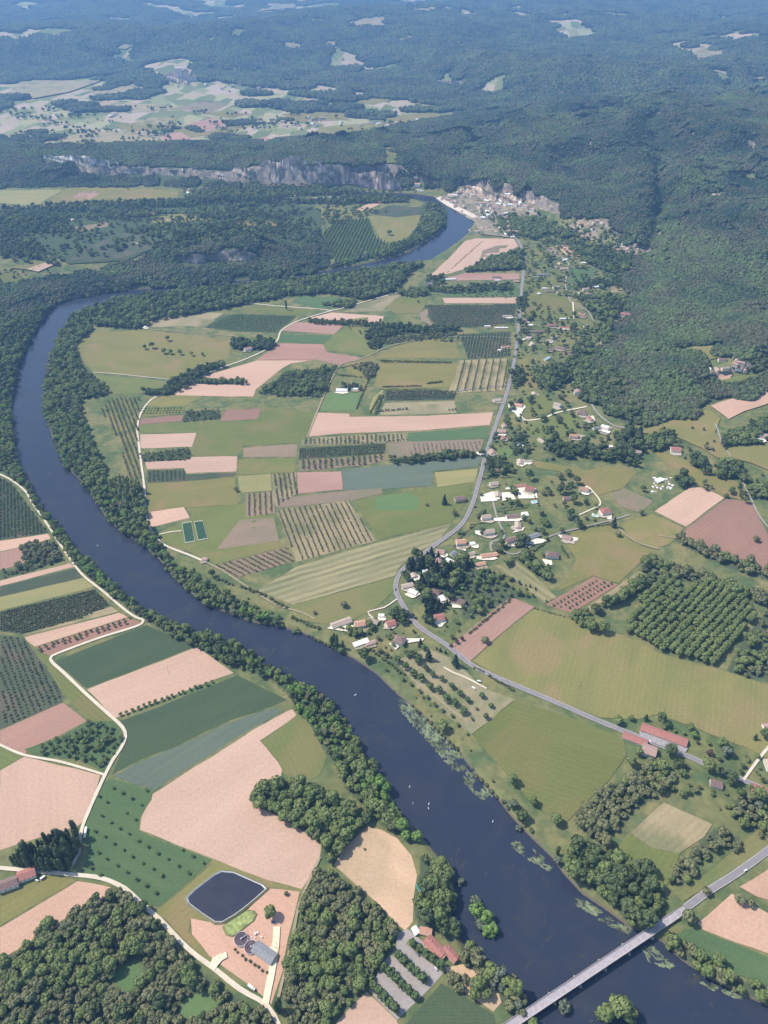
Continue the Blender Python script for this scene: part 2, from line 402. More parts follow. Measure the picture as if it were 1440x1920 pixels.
def water_material():
    m, nt, b = new_mat('river_water')
    f = noise_fac(nt, 1/60, .45, .68, 5, None, 1.2)
    col = mixc(nt, f, (.028, .034, .056), (.036, .041, .055))
    f2 = noise_fac(nt, 1/28, .62, .74, 4, None, 2.0)
    col = mixc(nt, f2, col, (.056, .054, .048))
    nt.links.new(col, b.inputs['Base Color']); b.inputs['Roughness'].default_value = .16
    b.inputs['Specular IOR Level'].default_value = .5; b.inputs['IOR'].default_value = 1.33
    n = N(nt, 'ShaderNodeTexNoise'); n.inputs['Scale'].default_value = .55; n.inputs['Detail'].default_value = 4
    nt.links.new(nt.nodes.new('ShaderNodeNewGeometry').outputs['Position'], n.inputs['Vector'])
    bu = N(nt, 'ShaderNodeBump'); bu.inputs['Strength'].default_value = .25; bu.inputs['Distance'].default_value = .5
    nt.links.new(n.outputs[0], bu.inputs['Height']); nt.links.new(bu.outputs[0], b.inputs['Normal'])
    return m
# ------------------------------------------------------------------ fields: kind, outline on the photo [, options]
PAL = {  # two tones and drill spacing, contrast, patch size, third tone
 'S':  ('ploughed_field', (0.530, 0.351, 0.257), (0.485, 0.318, 0.231), 9, .02, 60, None),
 'SB': ('ploughed_field', (0.520, 0.328, 0.231), (0.460, 0.285, 0.200), 9, .02, 60, None),
 'O':  ('bare_field', (.56, .385, .255), (.47, .33, .215), 0, 0, 40, (.40, .30, .19)),
 'S2': ('ploughed_field', (0.392, 0.235, 0.180), (0.339, 0.200, 0.153), 8, .03, 60, None),
 'S3': ('ploughed_field', (0.297, 0.170, 0.122), (0.254, 0.150, 0.113), 6, .08, 90, None),
 'G1': ('meadow', (0.225, 0.198, 0.071), (0.183, 0.176, 0.063), 7, .05, 50, (0.248, 0.189, 0.087)),
 'G2': ('meadow', (0.160, 0.176, 0.059), (0.137, 0.158, 0.053), 7, .06, 55, (0.192, 0.172, 0.069)),
 'G3': ('meadow', (0.101, 0.154, 0.066), (0.086, 0.136, 0.060), 0, 0, 30, None),
 'G4': ('meadow', (0.128, 0.189, 0.070), (0.114, 0.176, 0.069), 0, 0, 30, None),
 'D':  ('crop_field', (.066, .094, .050), (.078, .104, .054), 3, .10, 40, None),
 'D2': ('crop_field', (.085, .100, .060), (.070, .090, .056), 4, .16, 30, (.12, .105, .075)),
 'C':  ('cereal_field', (0.136, 0.158, 0.110), (0.119, 0.145, 0.104), 12, .05, 60, None),
 'Y':  ('cereal_field', (0.308, 0.264, 0.114), (0.246, 0.238, 0.101), 6, .05, 50, None),
 'T':  ('stubble_field', (0.334, 0.264, 0.154), (0.264, 0.229, 0.128), 8, .10, 45, (0.194, 0.185, 0.097)),
 'TS': ('mown_field', (0.290, 0.251, 0.136), (0.207, 0.202, 0.101), 13, .34, 60, None),
 'B':  ('ploughed_field', (.27, .195, .135), (.23, .18, .12), 5, .16, 40, (.20, .18, .10)),
 'GR': ('gravel_yard', (.36, .31, .285), (.31, .27, .25), 0, 0, 15, None),
 'VG': ('village_ground', (.34, .27, .20), (.20, .18, .12), 0, 0, 22, (.11, .13, .065)),
 'PK': ('park_lawn', (.33, .27, .165), (.24, .23, .125), 0, 0, 22, (.17, .19, .085)),
}
FIELDS = """D|0,412 60,402 130,398 300,380 560,385 602,394 602,440 450,428 330,446 250,485 130,496 60,468 0,462
VG|822,372 850,362 880,352 940,360 1000,384 1012,400 1000,425 985,440 950,446 900,440 888,416 850,394
VG|1062,424 1085,402 1150,414 1148,440 1110,452 1080,444
VG|1146,460 1165,456 1222,462 1220,476 1180,480 1158,476
G4|216,1812 262,1802 274,1838 240,1860 214,1845
G4|346,1870 398,1858 411,1884 372,1909 332,1911
S|0,1445 45,1419 188,1453 178,1490 160,1535 148,1548 110,1560 60,1575 0,1594
G2|0,1399 42,1418 0,1443
S2|0,1370 118,1318 162,1352 110,1380 56,1402 46,1415 0,1396
D|103,1240 275,1172 368,1212 162,1291
S|163,1293 370,1213 438,1262 400,1275 216,1346
D|224,1352 300,1325 445,1266 492,1290 538,1312 512,1324 430,1352 330,1398 262,1425 210,1452 237,1388 236,1372
C|212,1456 264,1428 332,1400 432,1354 514,1327 530,1334 470,1368 415,1402 290,1481 250,1469
S|548,1330 556,1341 487,1389 522,1430 529,1443 527,1455 485,1467 474,1509 527,1533 573,1562 603,1583 598,1615 566,1667 500,1650 405,1612 330,1584 262,1556 266,1530 287,1488 420,1404 474,1369 536,1335
G2|489,1390 557,1346 577,1350 612,1418 600,1452 585,1463 531,1450 524,1430
G3|206,1459 250,1471 287,1484 284,1500 263,1530 260,1556 285,1570 398,1612 300,1700 268,1695 235,1668 195,1650 150,1636 166,1600 158,1550 170,1510 190,1475
SB|0,1740 145,1652 208,1664 190,1690 120,1730 80,1755 0,1800
G1|0,1688 60,1652 92,1642 145,1650 0,1736
S2|0,1806 22,1828 0,1862
G1|296,1706 404,1614 505,1652 560,1668 500,1664 494,1670 456,1706 416,1732 358,1722 352,1748 408,1795 396,1808 345,1760
SB|502,1666 562,1672 552,1716 540,1760 530,1820 508,1884 490,1866 432,1822 392,1792 360,1752 358,1722 420,1732 436,1738 470,1700
O|626,1622 645,1590 665,1572 690,1550 715,1556 745,1572 772,1605 782,1640 776,1680 774,1728 760,1745 740,1730 712,1697 660,1652
GR|745,1750 764,1742 800,1772 838,1813 830,1826 792,1868 745,1912 692,1858 708,1826 722,1800 742,1780
S|632,1916 660,1886 688,1860 744,1913 752,1945 625,1945
D|827,1844 880,1875 926,1902 938,1945 752,1945 756,1926
O|836,1814 870,1808 905,1832 935,1862 940,1880 925,1897 840,1838
S|0,1015 90,1001 95,1010 70,1018 38,1026 0,1034
S2|0,1036 38,1026 50,1055 0,1069
S|0,1089 132,1056 139,1063 0,1099
D2|0,1101 141,1065 155,1083 0,1118
Y|0,1120 156,1084 176,1100 150,1108 0,1145
D2|0,1147 178,1105 208,1135 150,1162 40,1189 0,1184
T|44,1191 209,1137 222,1147 44,1194
S|46,1195 224,1149 240,1157 60,1214
S3|60,1216 240,1158 266,1168 95,1230
D2|0,1190 44,1196 78,1240 116,1298 118,1316 60,1342 0,1367
G2|46,1198 96,1235 150,1290 222,1352 200,1372 165,1350 120,1300 80,1238
D2|0,896 22,906 58,955 92,999 0,1013
G3|45,1405 110,1383 165,1352 215,1352 232,1385 220,1412 196,1448 150,1425 110,1420 60,1414
G1|142,645 175,622 232,621 270,616 300,622 436,638 428,672 375,690 332,711 318,710 250,703 177,700 160,680 145,660
G2|178,703 318,715 306,730 262,738 200,738
T|270,614 280,600 330,592 395,586 420,587 380,612 330,612
D|382,614 420,592 445,588 556,592 545,604 516,624 440,622
G2|447,586 480,572 530,577 598,582 560,591
G3|545,567 562,556 620,558 672,562 660,574 604,579
S|578,597 598,592 622,586 720,593 716,606
S2|526,620 556,604 645,609 626,627
G3|523,627 624,629 607,645 522,642
S2|523,644 606,646 612,658 588,675 482,675 495,664 515,652
S|395,702 482,676 585,676 545,682 530,690 480,730 475,744 330,742 325,737 358,720 455,722 465,712 372,708
S2|590,674 610,660 680,671 672,680 632,684
G2|609,645 625,630 650,614 682,616 690,640 720,636 712,652 690,668 612,656
G1|640,686 692,664 705,672 700,700 680,740 660,770 672,735 690,720
G1|700,672 740,650 800,636 852,634 862,672 720,672
G1|712,678 862,680 858,705 846,726 720,728 702,722
Y|692,768 700,745 715,732 722,728 712,745 700,776
D2|722,732 858,732 852,750 720,752
T|722,756 852,752 856,774 760,778 712,778
G1|285,740 382,742 340,764 272,762
S3|264,785 345,778 340,790 262,796
G2|272,764 350,760 340,776 268,782
S3|412,790 425,768 490,766 484,786
G2|264,798 366,791 372,812 262,812
S|263,815 368,812 360,838 262,841
S|272,866 356,862 360,857 445,855 443,884 350,888 345,878 276,880
D2|276,882 344,880 349,890 443,887 440,892 350,903 276,905
G2|368,812 382,792 480,788 494,768 605,774 586,800 572,830 455,836 445,856 360,855
B|457,840 558,832 556,857 456,857
G2|448,862 555,860 553,886 447,890
G1|277,907 440,896 446,946 350,952 282,958
S|277,961 345,951 356,971 283,989
G2|358,954 458,944 470,962 515,970 524,1018 540,1024 405,1058 345,1030 306,1012 300,998 360,975
B|406,1030 450,975 512,971 524,1014
T|518,956 652,939 705,1014 556,1054
B|402,1060 540,1026 552,1053 444,1083
B|462,926 512,922 516,962 461,970
Y|446,893 508,888 510,920 450,924
T|510,890 555,886 556,926 520,952 512,940
S2|557,886 640,884 643,918 558,926
C|641,881 720,873 905,857 896,874 812,884 810,911 700,918 645,919
Y|815,886 896,879 890,903 820,914
B|522,934 645,921 716,914 717,925 660,939 520,953
G2|664,940 718,928 888,906 868,950 845,980 790,992 710,1012
G4|702,932 770,924 786,936 782,956 706,958
TS|482,1108 556,1062 705,1018 846,983 825,1012 780,1038 750,1062 741,1080 640,1108 548,1134
G2|548,1137 640,1110 742,1084 738,1108 705,1140 650,1168 612,1170 570,1164
S|576,819 592,774 655,776 656,782 800,780 925,773 918,797 780,808 640,813
G3|765,812 917,801 910,822 765,828
B|724,832 765,828 908,824 898,850 730,858
T|566,824 700,814 762,812 762,828 725,830 564,836
D2|562,840 722,832 722,850 560,862
B|560,864 722,852 720,864 690,872 562,884
G4|602,771 614,738 680,736 668,770
D2|860,627 958,622 958,668 900,672 878,674
T|862,676 954,672 946,732 838,738 852,710
S|806,517 840,486 872,452 892,447 964,448 972,462 930,484 870,505 840,514
B|905,470 930,461 955,460 942,470 918,482 900,486
S2|832,522 872,512 974,513 974,524 832,527
G3|836,550 865,545 970,535 970,556 830,557
S|830,559 970,558 970,569 834,569
D2|795,573 968,571 964,612 880,614 826,614 806,600
G2|722,572 765,551 805,561 786,588 740,588
T|640,586 722,556 760,551 740,562 716,584
B|786,588 806,576 800,594 812,612 790,600
G2|984,466 1020,466 1050,486 990,492
B|1022,466 1036,462 1066,488 1052,486
O|1040,460 1090,455 1098,470 1080,484 1062,478
G3|1072,502 1124,502 1114,516 1094,530 1072,531
G2|986,556 1040,551 1068,560 1077,594 1062,598 984,602
G2|985,500 1030,495 1030,502 986,508
G2|984,528 1062,525 1062,536 984,540
T|1136,540 1165,531 1166,548 1140,550
G2|922,608 962,606 962,622 925,622
G1|972,672 992,670 992,700 968,704
G1|972,700 1010,700 1008,730 972,736
G2|980,745 1030,740 1050,768 985,786
G2|986,795 1050,776 1085,780 1080,815 1020,828 990,812
G4|935,845 958,838 962,850 952,860 936,858
G1|992,862 1050,872 1100,882 1142,874 1196,884 1168,916 1120,930 1088,906 1048,884 1008,878
B|1146,927 1170,915 1225,940 1200,962 1162,950
S|1227,959 1262,935 1300,911 1335,922 1358,934 1286,988
S3|1288,990 1362,936 1408,942 1440,1004 1440,1070 1372,1054 1300,1025 1277,1010
G1|1164,982 1222,964 1282,990 1256,1020 1226,1030 1180,1008
G1|1062,1020 1076,996 1158,984 1176,1010 1222,1034 1196,1060 1160,1094 1112,1080 1044,1110 1070,1078 1080,1048
TS|922,1062 970,1052 1010,1088 1044,1120 1020,1132 990,1110
S3|1022,1134 1112,1082 1160,1097 1072,1150
T|1080,1152 1198,1072 1208,1076 1092,1156
S2|842,1214 900,1165 958,1120 1002,1138 940,1188 880,1241
G1|886,1240 942,1190 1004,1142 1060,1158 1110,1174 1170,1192 1240,1226 1350,1256 1445,1286 1445,1425 1400,1402 1350,1384 1296,1362 1232,1340 1192,1350 1125,1346 1020,1306 965,1282
G2|886,1378 930,1340 968,1314 1070,1346 1168,1382 1174,1416 1145,1460 1085,1518 1062,1542 1022,1524 990,1498 936,1436
PK|742,1240 800,1216 850,1236 905,1290 966,1312 884,1378 840,1345 790,1300
G1|1192,812 1262,788 1328,768 1350,786 1340,812 1372,862 1345,860 1316,842 1262,818
SB|1332,762 1380,746 1445,732 1445,756 1395,772 1366,787
G1|1358,832 1445,838 1445,885 1405,868 1372,860
G2|1284,652 1360,645 1345,672 1314,680
G1|1225,848 1262,850 1310,880 1350,895 1400,908 1395,940 1335,920 1300,905 1262,880
SB|1308,1731 1345,1700 1372,1676 1400,1690 1450,1718 1450,1792 1380,1768 1318,1744
SB|1386,1663 1450,1624 1450,1690 1420,1682
G3|1262,1764 1284,1742 1312,1744 1378,1770 1445,1797 1445,1850 1380,1828 1310,1788
T|1180,1562 1245,1505 1335,1546 1320,1570 1275,1600 1222,1590
G2|1146,1604 1178,1562 1222,1590 1275,1600 1256,1650 1245,1668 1200,1622
G2|1258,1668 1275,1672 1330,1635 1380,1590 1440,1540 1440,1590 1280,1692
Y|0,357 118,356 66,388 0,381
G1|122,355 170,350 335,357 332,372 270,376 180,384 72,388
S2|134,371 160,357 196,358 164,376
B|120,430 180,422 200,418 205,426 155,436
G1|284,420 300,408 345,401 405,406 400,414 330,420
G1|428,418 470,413 535,418 524,427 450,430
G2|345,448 362,436 382,436 428,446 396,456 360,452
G3|30,494 50,484 62,486 45,500
G2|20,504 60,490 90,494 60,508
S|50,506 98,490 102,498 72,511
G2|0,518 20,512 46,524 22,537 0,534
D2|128,490 180,456 250,432 300,442 312,462 250,480 180,492
G1|592,414 600,392 626,386 662,396 700,403 640,408
S|655,400 700,378 722,378 690,394
D2|694,402 726,386 800,390 792,402 742,407
G1|690,405 742,408 788,403 784,424 760,452 718,456 704,430
G3|608,438 632,415 690,410 704,446 740,465 690,488 628,498 622,470
T|75,275 125,256 190,250 242,246 300,260 268,270
G1|212,236 335,220 318,244 244,246
T|236,234 282,221 334,221 306,234
S2|346,234 400,221 430,233 382,249
G1|322,244 346,236 380,250 430,236 495,230 422,250 330,262
G1|528,214 600,210 660,212 650,225 556,229
G1|562,260 602,240 720,230 714,245 640,254
T|16,175 42,152 190,152 130,174 64,186
T|172,174 252,158 290,164 184,186
B|322,204 382,191 430,195 398,210
T|0,256 52,246 78,242 12,264
G1|372,212 420,208 470,214 430,222
S2|300,254 340,248 360,262 310,266
G2|255,262 300,262 330,268 280,272
T|170,190 300,196 330,205 250,212
G2|166,99 190,92 186,101
T|208,92 228,82 260,81 236,94
G2|230,120 246,106 262,112 240,123
T|506,92 540,80 582,84 560,94
T|598,84 620,77 644,76 625,88
T|640,46 700,30 735,28 728,50 680,54
T|760,20 830,14 870,16 800,26
T|480,24 510,8 560,8 540,22
T|730,76 760,68 790,70 768,79
G2|806,84 860,78 878,80 840,86
T|1280,104 1315,92 1378,94 1340,112 1300,120
T|1360,118 1396,112 1394,124
G2|1040,164 1070,156 1092,154 1080,166
G2|1205,218 1235,212 1252,214 1230,221
G1|720,220 790,212 830,216 800,226 740,236
T|940,194 958,190 972,196
T|1380,150 1445,144 1445,150
G1|660,190 700,184 740,186 700,197
T|1036,32 1060,26 1070,32
S2|480,262 500,258 520,264 500,270
G2|706,284 736,278 752,306 726,308
G1|650,600 690,595 690,612 655,612
SB|1330,700 1372,704 1365,716 1340,716
G2|1350,714 1445,700 1445,716 1370,728
G1|1290,660 1302,650 1345,650 1345,668 1310,676"""
CLEAR = []
def build_fields():
    for k, row in enumerate(FIELDS.split('\n')):
        code, s = row.split('|')[:2]
        name, c1, c2, sp, stg, patch, c3 = PAL[code]
        poly = wpoly(s); e = np.roll(poly, -1, 0)-poly; L = np.hypot(e[:, 0], e[:, 1]); i = int(np.argmax(L))
        ang = math.atan2(e[i, 1], e[i, 0])
        rr = random.Random(k*7+3); g = 1+(rr.random()-.5)*.14; hsh = (rr.random()-.5)*.05
        f = lambda c: None if c is None else (c[0]*g*(1+hsh), c[1]*g, c[2]*g*(1-hsh))
        far = 1.0 if poly[:, 1].mean() < 2500 else 2.0
        mat = field_mat(name, f(c1), f(c2), ang, sp*far, stg, patch, f(c3), k)
        sheet(name, poly, mat, .10+.004*k, seed=k)
ROADS = [
 ('road', 7.5, 'asphalt', "1500,1510 1440,1484 1395,1464 1331,1438 1298,1422 1215,1389 1164,1369 1120,1351 1020,1308 965,1285 930,1270 885,1248 840,1212 785,1175 765,1150 748,1122 742,1100 752,1072 785,1045 830,1012 865,984 884,950 895,915 903,885 910,855 920,825 935,782 948,745 960,700 967,660 971,625 975,575 981,515 983,485 975,458 965,446 945,438"),
 ('road', 8.0, 'asphalt', "1285,1703 1300,1692 1330,1670 1370,1645 1410,1617 1440,1595 1500,1550"),
 ('road', 5.5, 'asphalt', "945,438 925,428 900,417 875,405 850,394 832,384 818,373"),
 ('lane', 4.0, 'lane', "975,458 1000,462 1025,466 1062,490 1066,500 1060,530 1064,550 1072,568 1100,582 1112,600 1127,625 1126,645 1120,665"),
 ('lane', 5.0, 'lane', "1105,700 1104,730 1106,752 1125,780 1155,800 1185,802"),
 ('farm_track', 4.2, 'chalk', "268,1162 266,1170 240,1180 185,1197 110,1225 96,1233 98,1242 120,1262 160,1300 210,1345 230,1364 236,1382 226,1405 212,1425 197,1454 180,1490 165,1525 155,1550 150,1575 148,1600 132,1628"),
 ('farm_track', 3.6, 'chalk', "268,1162 255,1158 232,1142 192,1108 152,1075 112,1020 90,985 62,945 48,922 25,903 0,890 -30,880"),
 ('farm_track', 4.6, 'chalk', "-40,1624 0,1628 60,1633 130,1640 190,1647 235,1667 265,1695 300,1725 340,1767 372,1795 400,1815 450,1855 500,1885 525,1927 535,1945"),
 ('farm_track', 3.2, 'chalk', "-30,1385 0,1397 45,1416 110,1428 160,1442 195,1453"),
 ('farm_track', 4.0, 'chalk', "440,568 475,570 530,575 600,580 625,582 670,570 720,556 750,548"),
 ('farm_track', 4.0, 'chalk', "625,582 590,592 555,604 528,620 519,640 495,658 460,674 410,692 380,704"),
 ('farm_track', 4.0, 'chalk', "372,708 350,724 310,738 284,750 266,772 258,800 260,830 265,870 271,915 272,940 274,965 285,998 305,1020 330,1032 352,1040 385,1054"),
 ('farm_track', 2.6, 'earth', "385,1054 420,1072 470,1105 520,1135 570,1150 590,1162"),
 ('farm_track', 2.2, 'chalk', "175,699 210,701 270,707 318,712"),
 ('farm_track', 2.6, 'earth', "270,617 330,622 440,631"),
 ('farm_track', 2.6, 'chalk', "298,1003 320,998 341,996"),
 ('driveway', 7.0, 'cream', "519,1738 517,1775 512,1810 505,1845 498,1882"),
 ('driveway', 5.0, 'cream', "398,1815 402,1800 418,1793"),
 ('driveway', 4.0, 'cream', "972,768 984,788 1020,784 1046,774 1100,763"),
 ('lane', 3.5, 'lane', "1340,796 1345,806 1354,832 1374,863 1388,893 1405,930 1425,970 1450,1000"),
 ('farm_track', 3.5, 'chalk', "1394,1463 1416,1432 1440,1402 1470,1370"),
 ('driveway', 2.6, 'cream', "1104,914 1122,935 1125,947 1108,956 1086,966"),
 ('driveway', 3.5, 'lane', "924,940 933,975 946,1003 940,1012 920,1018 922,1035"),
 ('park_path', 2.6, 'earth', "772,1272 790,1288 812,1302 838,1325 866,1348"),
 ('park_path', 2.8, 'chalk', "832,1252 850,1262 875,1272 912,1292"),
 ('farm_track', 2.4, 'chalk', "744,1124 720,1140 690,1148 700,1160"),
 ('lane', 3.0, 'lane', "920,1018 960,1040 1000,1022 1040,1003 1090,990 1150,975 1180,966"),
 ('farm_track', 3.0, 'earth', "690,668 730,650 780,638 800,632"),
 ('lane', 3.0, 'lane', "800,632 860,632 905,632 960,634"),
 ('farm_track', 3.0, 'earth', "576,820 588,790 600,760 620,715 640,684 668,676 690,668"),
 ('lane', 3.5, 'lane', "856,734 900,728 940,724 952,722"),
 ('driveway', 3.5, 'cream', "1074,567 1076,598"),
 ('farm_track', 2.6, 'earth', "1210,664 1240,688 1262,720 1276,752"),
 ('forest_ride', 6.0, 'grassy', "1206,662 1228,680 1250,702 1266,728 1280,758"),
 ('farm_track', 3.0, 'earth', "600,1608 585,1640 572,1670 560,1700 548,1760 532,1830 520,1880"),
 ('farm_track', 2.4, 'earth', "1235,1005 1275,1010"),
 ('farm_track', 3.0, 'chalk', "590,372 640,370 700,366"),
 ('farm_track', 2.5, 'chalk', "222,440 250,455 275,462 295,452"),
 ('farm_track', 3.0, 'earth', "1140,975 1190,1015 1235,1030"),
]
QUAY = "818,373 832,384 850,394 875,405 886,411 896,408 880,399 856,388 838,378 826,370"
def build_roads():
    C_ = {'asphalt': ((.27, .24, .24), (.22, .20, .205)), 'lane': ((.33, .30, .26), (.27, .25, .22)), 'chalk': ((.66, .57, .44), (.56, .48, .37)),
          'earth': ((.36, .29, .19), (.29, .25, .15)), 'cream': ((.74, .66, .46), (.66, .58, .42)), 'grassy': ((.17, .18, .09), (.14, .16, .08))}
    for k, (name, w, c, s) in enumerate(ROADS):
        key = 'way_'+c
        if key not in MATS:
            m, nt, b = new_mat(key)
            f = noise_fac(nt, 1/7, .3, .7, 4); nt.links.new(mixc(nt, f, *C_[c]), b.inputs['Base Color']); b.inputs['Roughness'].default_value = .95
            MATS[key] = m
        p = wpoly(s); o, line = ribbon(name, p, w, MATS[key], 1.05+.012*k)
        if c == 'asphalt' and k < 2:
            white = plain('road_paint', (.75, .74, .70), .7, .05)
            # edge lines, laid just above the asphalt
            d = np.gradient(line, axis=0); d /= np.hypot(d[:, 0], d[:, 1])[:, None]+1e-9; nr = np.stack([-d[:, 1], d[:, 0]], 1)
            for sgn in (-1, 1):
                ln = line+nr*sgn*(w/2-.45)
                vs = []; fs = []; c0 = ln[0]
                for i, q in enumerate(ln):
                    for t in (-.11, .11):
                        e = q+nr[i]*t; vs.append((e[0]-c0[0], e[1]-c0[1], float(hgt(*e))+1.05+.012*k+.05))
                for i in range(len(ln)-1): fs.append((2*i, 2*i+1, 2*i+3, 2*i+2))
                structure(mobj('road_marking', mesh_from('road_marking', vs, fs, white), (float(c0[0]), float(c0[1]), 0)))
    for s in ('764,1766 834,1822', '738,1788 800,1844', '711,1810 784,1878', '692,1844 747,1902'):
        ribbon('grass_strip', wpoly(s), 5.0, field_mat('strip_grass', (.20, .20, .09), (.15, .17, .07), 0, 0, 0, 12), 1.62)
    sheet('quay', wpoly(QUAY), plain('quay_stone', (.62, .52, .42)), 1.0)
# ------------------------------------------------------------------ foliage
def leaf_mat(name, c, c2, var=.30):
    if name in MATS: return MATS[name]
    m, nt, b = new_mat(name)
    oi = N(nt, 'ShaderNodeObjectInfo')
    geo = N(nt, 'ShaderNodeNewGeometry')
    col = mixc(nt, oi.outputs['Random'], c, c2)
    f = noise_fac(nt, .45, .3, .7, 3, geo.outputs['Position'])
    k = N(nt, 'ShaderNodeMapRange'); k.inputs[3].default_value = 1-var; k.inputs[4].default_value = 1+var; nt.links.new(f, k.inputs[0])
    s = N(nt, 'ShaderNodeVectorMath', operation='SCALE'); nt.links.new(col, s.inputs[0]); nt.links.new(k.outputs[0], s.inputs['Scale'])
    nt.links.new(s.outputs[0], b.inputs['Base Color']); b.inputs['Roughness'].default_value = .75; b.inputs['Specular IOR Level'].default_value = .2
    through(nt, b, s.outputs[0], .12)
    MATS[name] = m; return m
def through(nt, b, col, fac):
    # leaves let some light through
    tr = N(nt, 'ShaderNodeBsdfTranslucent'); nt.links.new(col, tr.inputs['Color']); mx = N(nt, 'ShaderNodeMixShader'); mx.inputs[0].default_value = fac
    out = nt.nodes['Material Output']; nt.links.new(b.outputs[0], mx.inputs[1]); nt.links.new(tr.outputs[0], mx.inputs[2]); nt.links.new(mx.outputs[0], out.inputs['Surface'])
def leafy(seed, rad, h0, h1, lobes, leaf=.95, density=1.0, shape='round'):
    """crown: lobed inner mass plus many leaf sprays through the outer volume; returns verts, faces"""
    rr = random.Random(seed); V = []; F = []
    def ico(c, r, sq):
        bm = bmesh.new(); bmesh.ops.create_icosphere(bm, subdivisions=2, radius=1)
        b = len(V); sd = rr.random()*50
        for v in bm.verts:
            n = mnoise.noise(v.co*1.9+Vector((sd, sd, 0))); q = 1+.38*n
            V.append((c[0]+v.co.x*r*q, c[1]+v.co.y*r*q, c[2]+v.co.z*r*sq*q))
        F.extend([tuple(b+w.index for w in f.verts) for f in bm.faces]); bm.free()
    H = h1-h0; cz = (h0+h1)/2
    L = []
    for i in range(lobes):
        a = i*2.399+rr.random()*.7
        if shape == 'round': t = rr.random(); rho = rad*(.18+.52*t**.6); z = cz+H*(.34*(1-t)-.10)+rr.uniform(-.1, .1)*H; r = rad*rr.uniform(.34, .52)
        elif shape == 'column': t = (i+.5)/lobes; rho = rad*.25*rr.random(); z = h0+H*(.08+.86*t); r = rad*(.95-.75*abs(t-.4)**1.5)*rr.uniform(.75, .95)
        else: t = (i+.5)/lobes; rho = rad*(1-t)*.55; z = h0+H*(.05+.9*t); r = rad*(1-t)*.55+rad*.14
        c = (rho*math.cos(a), rho*math.sin(a), z); sq = .85 if shape == 'round' else 1.25
        L.append((c, r, sq)); ico(c, r*.86, sq)
    n = int(density*lobes*26)
    for i in range(n):
        c, r, sq = rr.choice(L)
        d = Vector((rr.gauss(0, 1), rr.gauss(0, 1), rr.gauss(.35, 1))).normalized(); q = r*rr.uniform(.86, 1.16)
        p = Vector((c[0]+d.x*q, c[1]+d.y*q, c[2]+d.z*q*sq))
        t = d.cross(Vector((rr.random(), rr.random(), rr.random()))).normalized(); u = (d*.55+t.cross(d)).normalized()
        s = leaf*rr.uniform(.5, 1.15); b = len(V)
        V.extend([tuple(p+t*s), tuple(p+u*s*.8), tuple(p-t*s*.8), tuple(p-u*s*.9)]); F.append((b, b+1, b+2, b+3))
    return V, F
def trunk_mesh(h, r, seed):
    mb = MB(); rr = random.Random(seed); n = 7
    pr = [(0, 0, 0, r*1.3), (rr.uniform(-.2, .2), rr.uniform(-.2, .2), h*.35, r*.9), (rr.uniform(-.4, .4), rr.uniform(-.4, .4), h*.8, r*.5)]
    def limb(p):
        b = len(mb.v)
        for (x, y, z, q) in p:
            for i in range(n): a = 2*math.pi*i/n; mb.v.append((x+q*math.cos(a), y+q*math.sin(a), z))
        for k in range(len(p)-1):
            for i in range(n): j = (i+1) % n; mb.f.append((b+k*n+i, b+k*n+j, b+(k+1)*n+j, b+(k+1)*n+i)); mb.mi.append(0)
    limb(pr)
    for i in range(4):
        a = i*1.57+rr.random(); limb([(pr[1][0], pr[1][1], h*.38, r*.5), (math.cos(a)*h*.14, math.sin(a)*h*.14, h*.6, r*.3), (math.cos(a)*h*.24, math.sin(a)*h*.24, h*.78, r*.12)])
    return mb.mesh('trunk', bark)
bark = plain('bark', (.14, .11, .085), .95)
SPEC = {  # leaf colours, crown radius, bottom, top, lobes, shape, leaf spray size
 'oak':    (((0.165, 0.213, 0.074), (0.201, 0.237, 0.083)), 5.2, 2.2, 12.5, 13, 'round', .95),
 'dark':   (((0.088, 0.122, 0.050), (0.121, 0.154, 0.062)), 4.8, 1.8, 12.0, 12, 'round', .9),
 'fresh':  (((0.154, 0.249, 0.063), (0.180, 0.269, 0.070)), 5.0, 1.8, 11.0, 12, 'round', .9),
 'olive':  (((0.190, 0.202, 0.096), (0.222, 0.222, 0.108)), 4.6, 1.6, 10.0, 12, 'round', .85),
 'willow': (((0.129, 0.159, 0.103), (0.163, 0.185, 0.129)), 4.8, 1.4, 10.0, 13, 'round', .8),
 'plane':  (((0.103, 0.152, 0.058), (0.128, 0.172, 0.065)), 4.2, 2.0, 9.5, 12, 'round', .75),
 'walnut': (((0.154, 0.198, 0.075), (0.186, 0.218, 0.083)), 3.3, 1.4, 6.6, 9, 'round', .65),
 'young':  (((0.224, 0.181, 0.108), (0.258, 0.207, 0.118)), 1.7, .7, 3.6, 6, 'round', .5),
 'bush':   (((0.132, 0.154, 0.069), (0.182, 0.190, 0.082)), 2.3, .1, 3.2, 8, 'round', .55),
 'broom':  (((.30, .27, .045), (.22, .22, .05)), 2.2, .1, 2.6, 8, 'round', .55),
 'maroon': (((0.128, 0.072, 0.069), (0.160, 0.091, 0.077)), 3.0, 1.0, 7.0, 9, 'round', .6),
 'poplar': (((0.099, 0.132, 0.058), (0.121, 0.154, 0.065)), 2.7, 1.2, 22.0, 13, 'column', .8),
 'plantation': (((0.238, 0.264, 0.097), (0.296, 0.306, 0.111)), 3.0, 2.0, 17.0, 12, 'column', .8),
 'conifer': (((0.045, 0.076, 0.054), (0.060, 0.090, 0.060)), 3.6, .8, 15.0, 12, 'cone', .7),
 'cypress': (((0.069, 0.094, 0.053), (0.085, 0.108, 0.062)), 1.5, .4, 10.0, 9, 'column', .5),
}
CROWN = {}; TRUNK = {}; WHOLE = {}
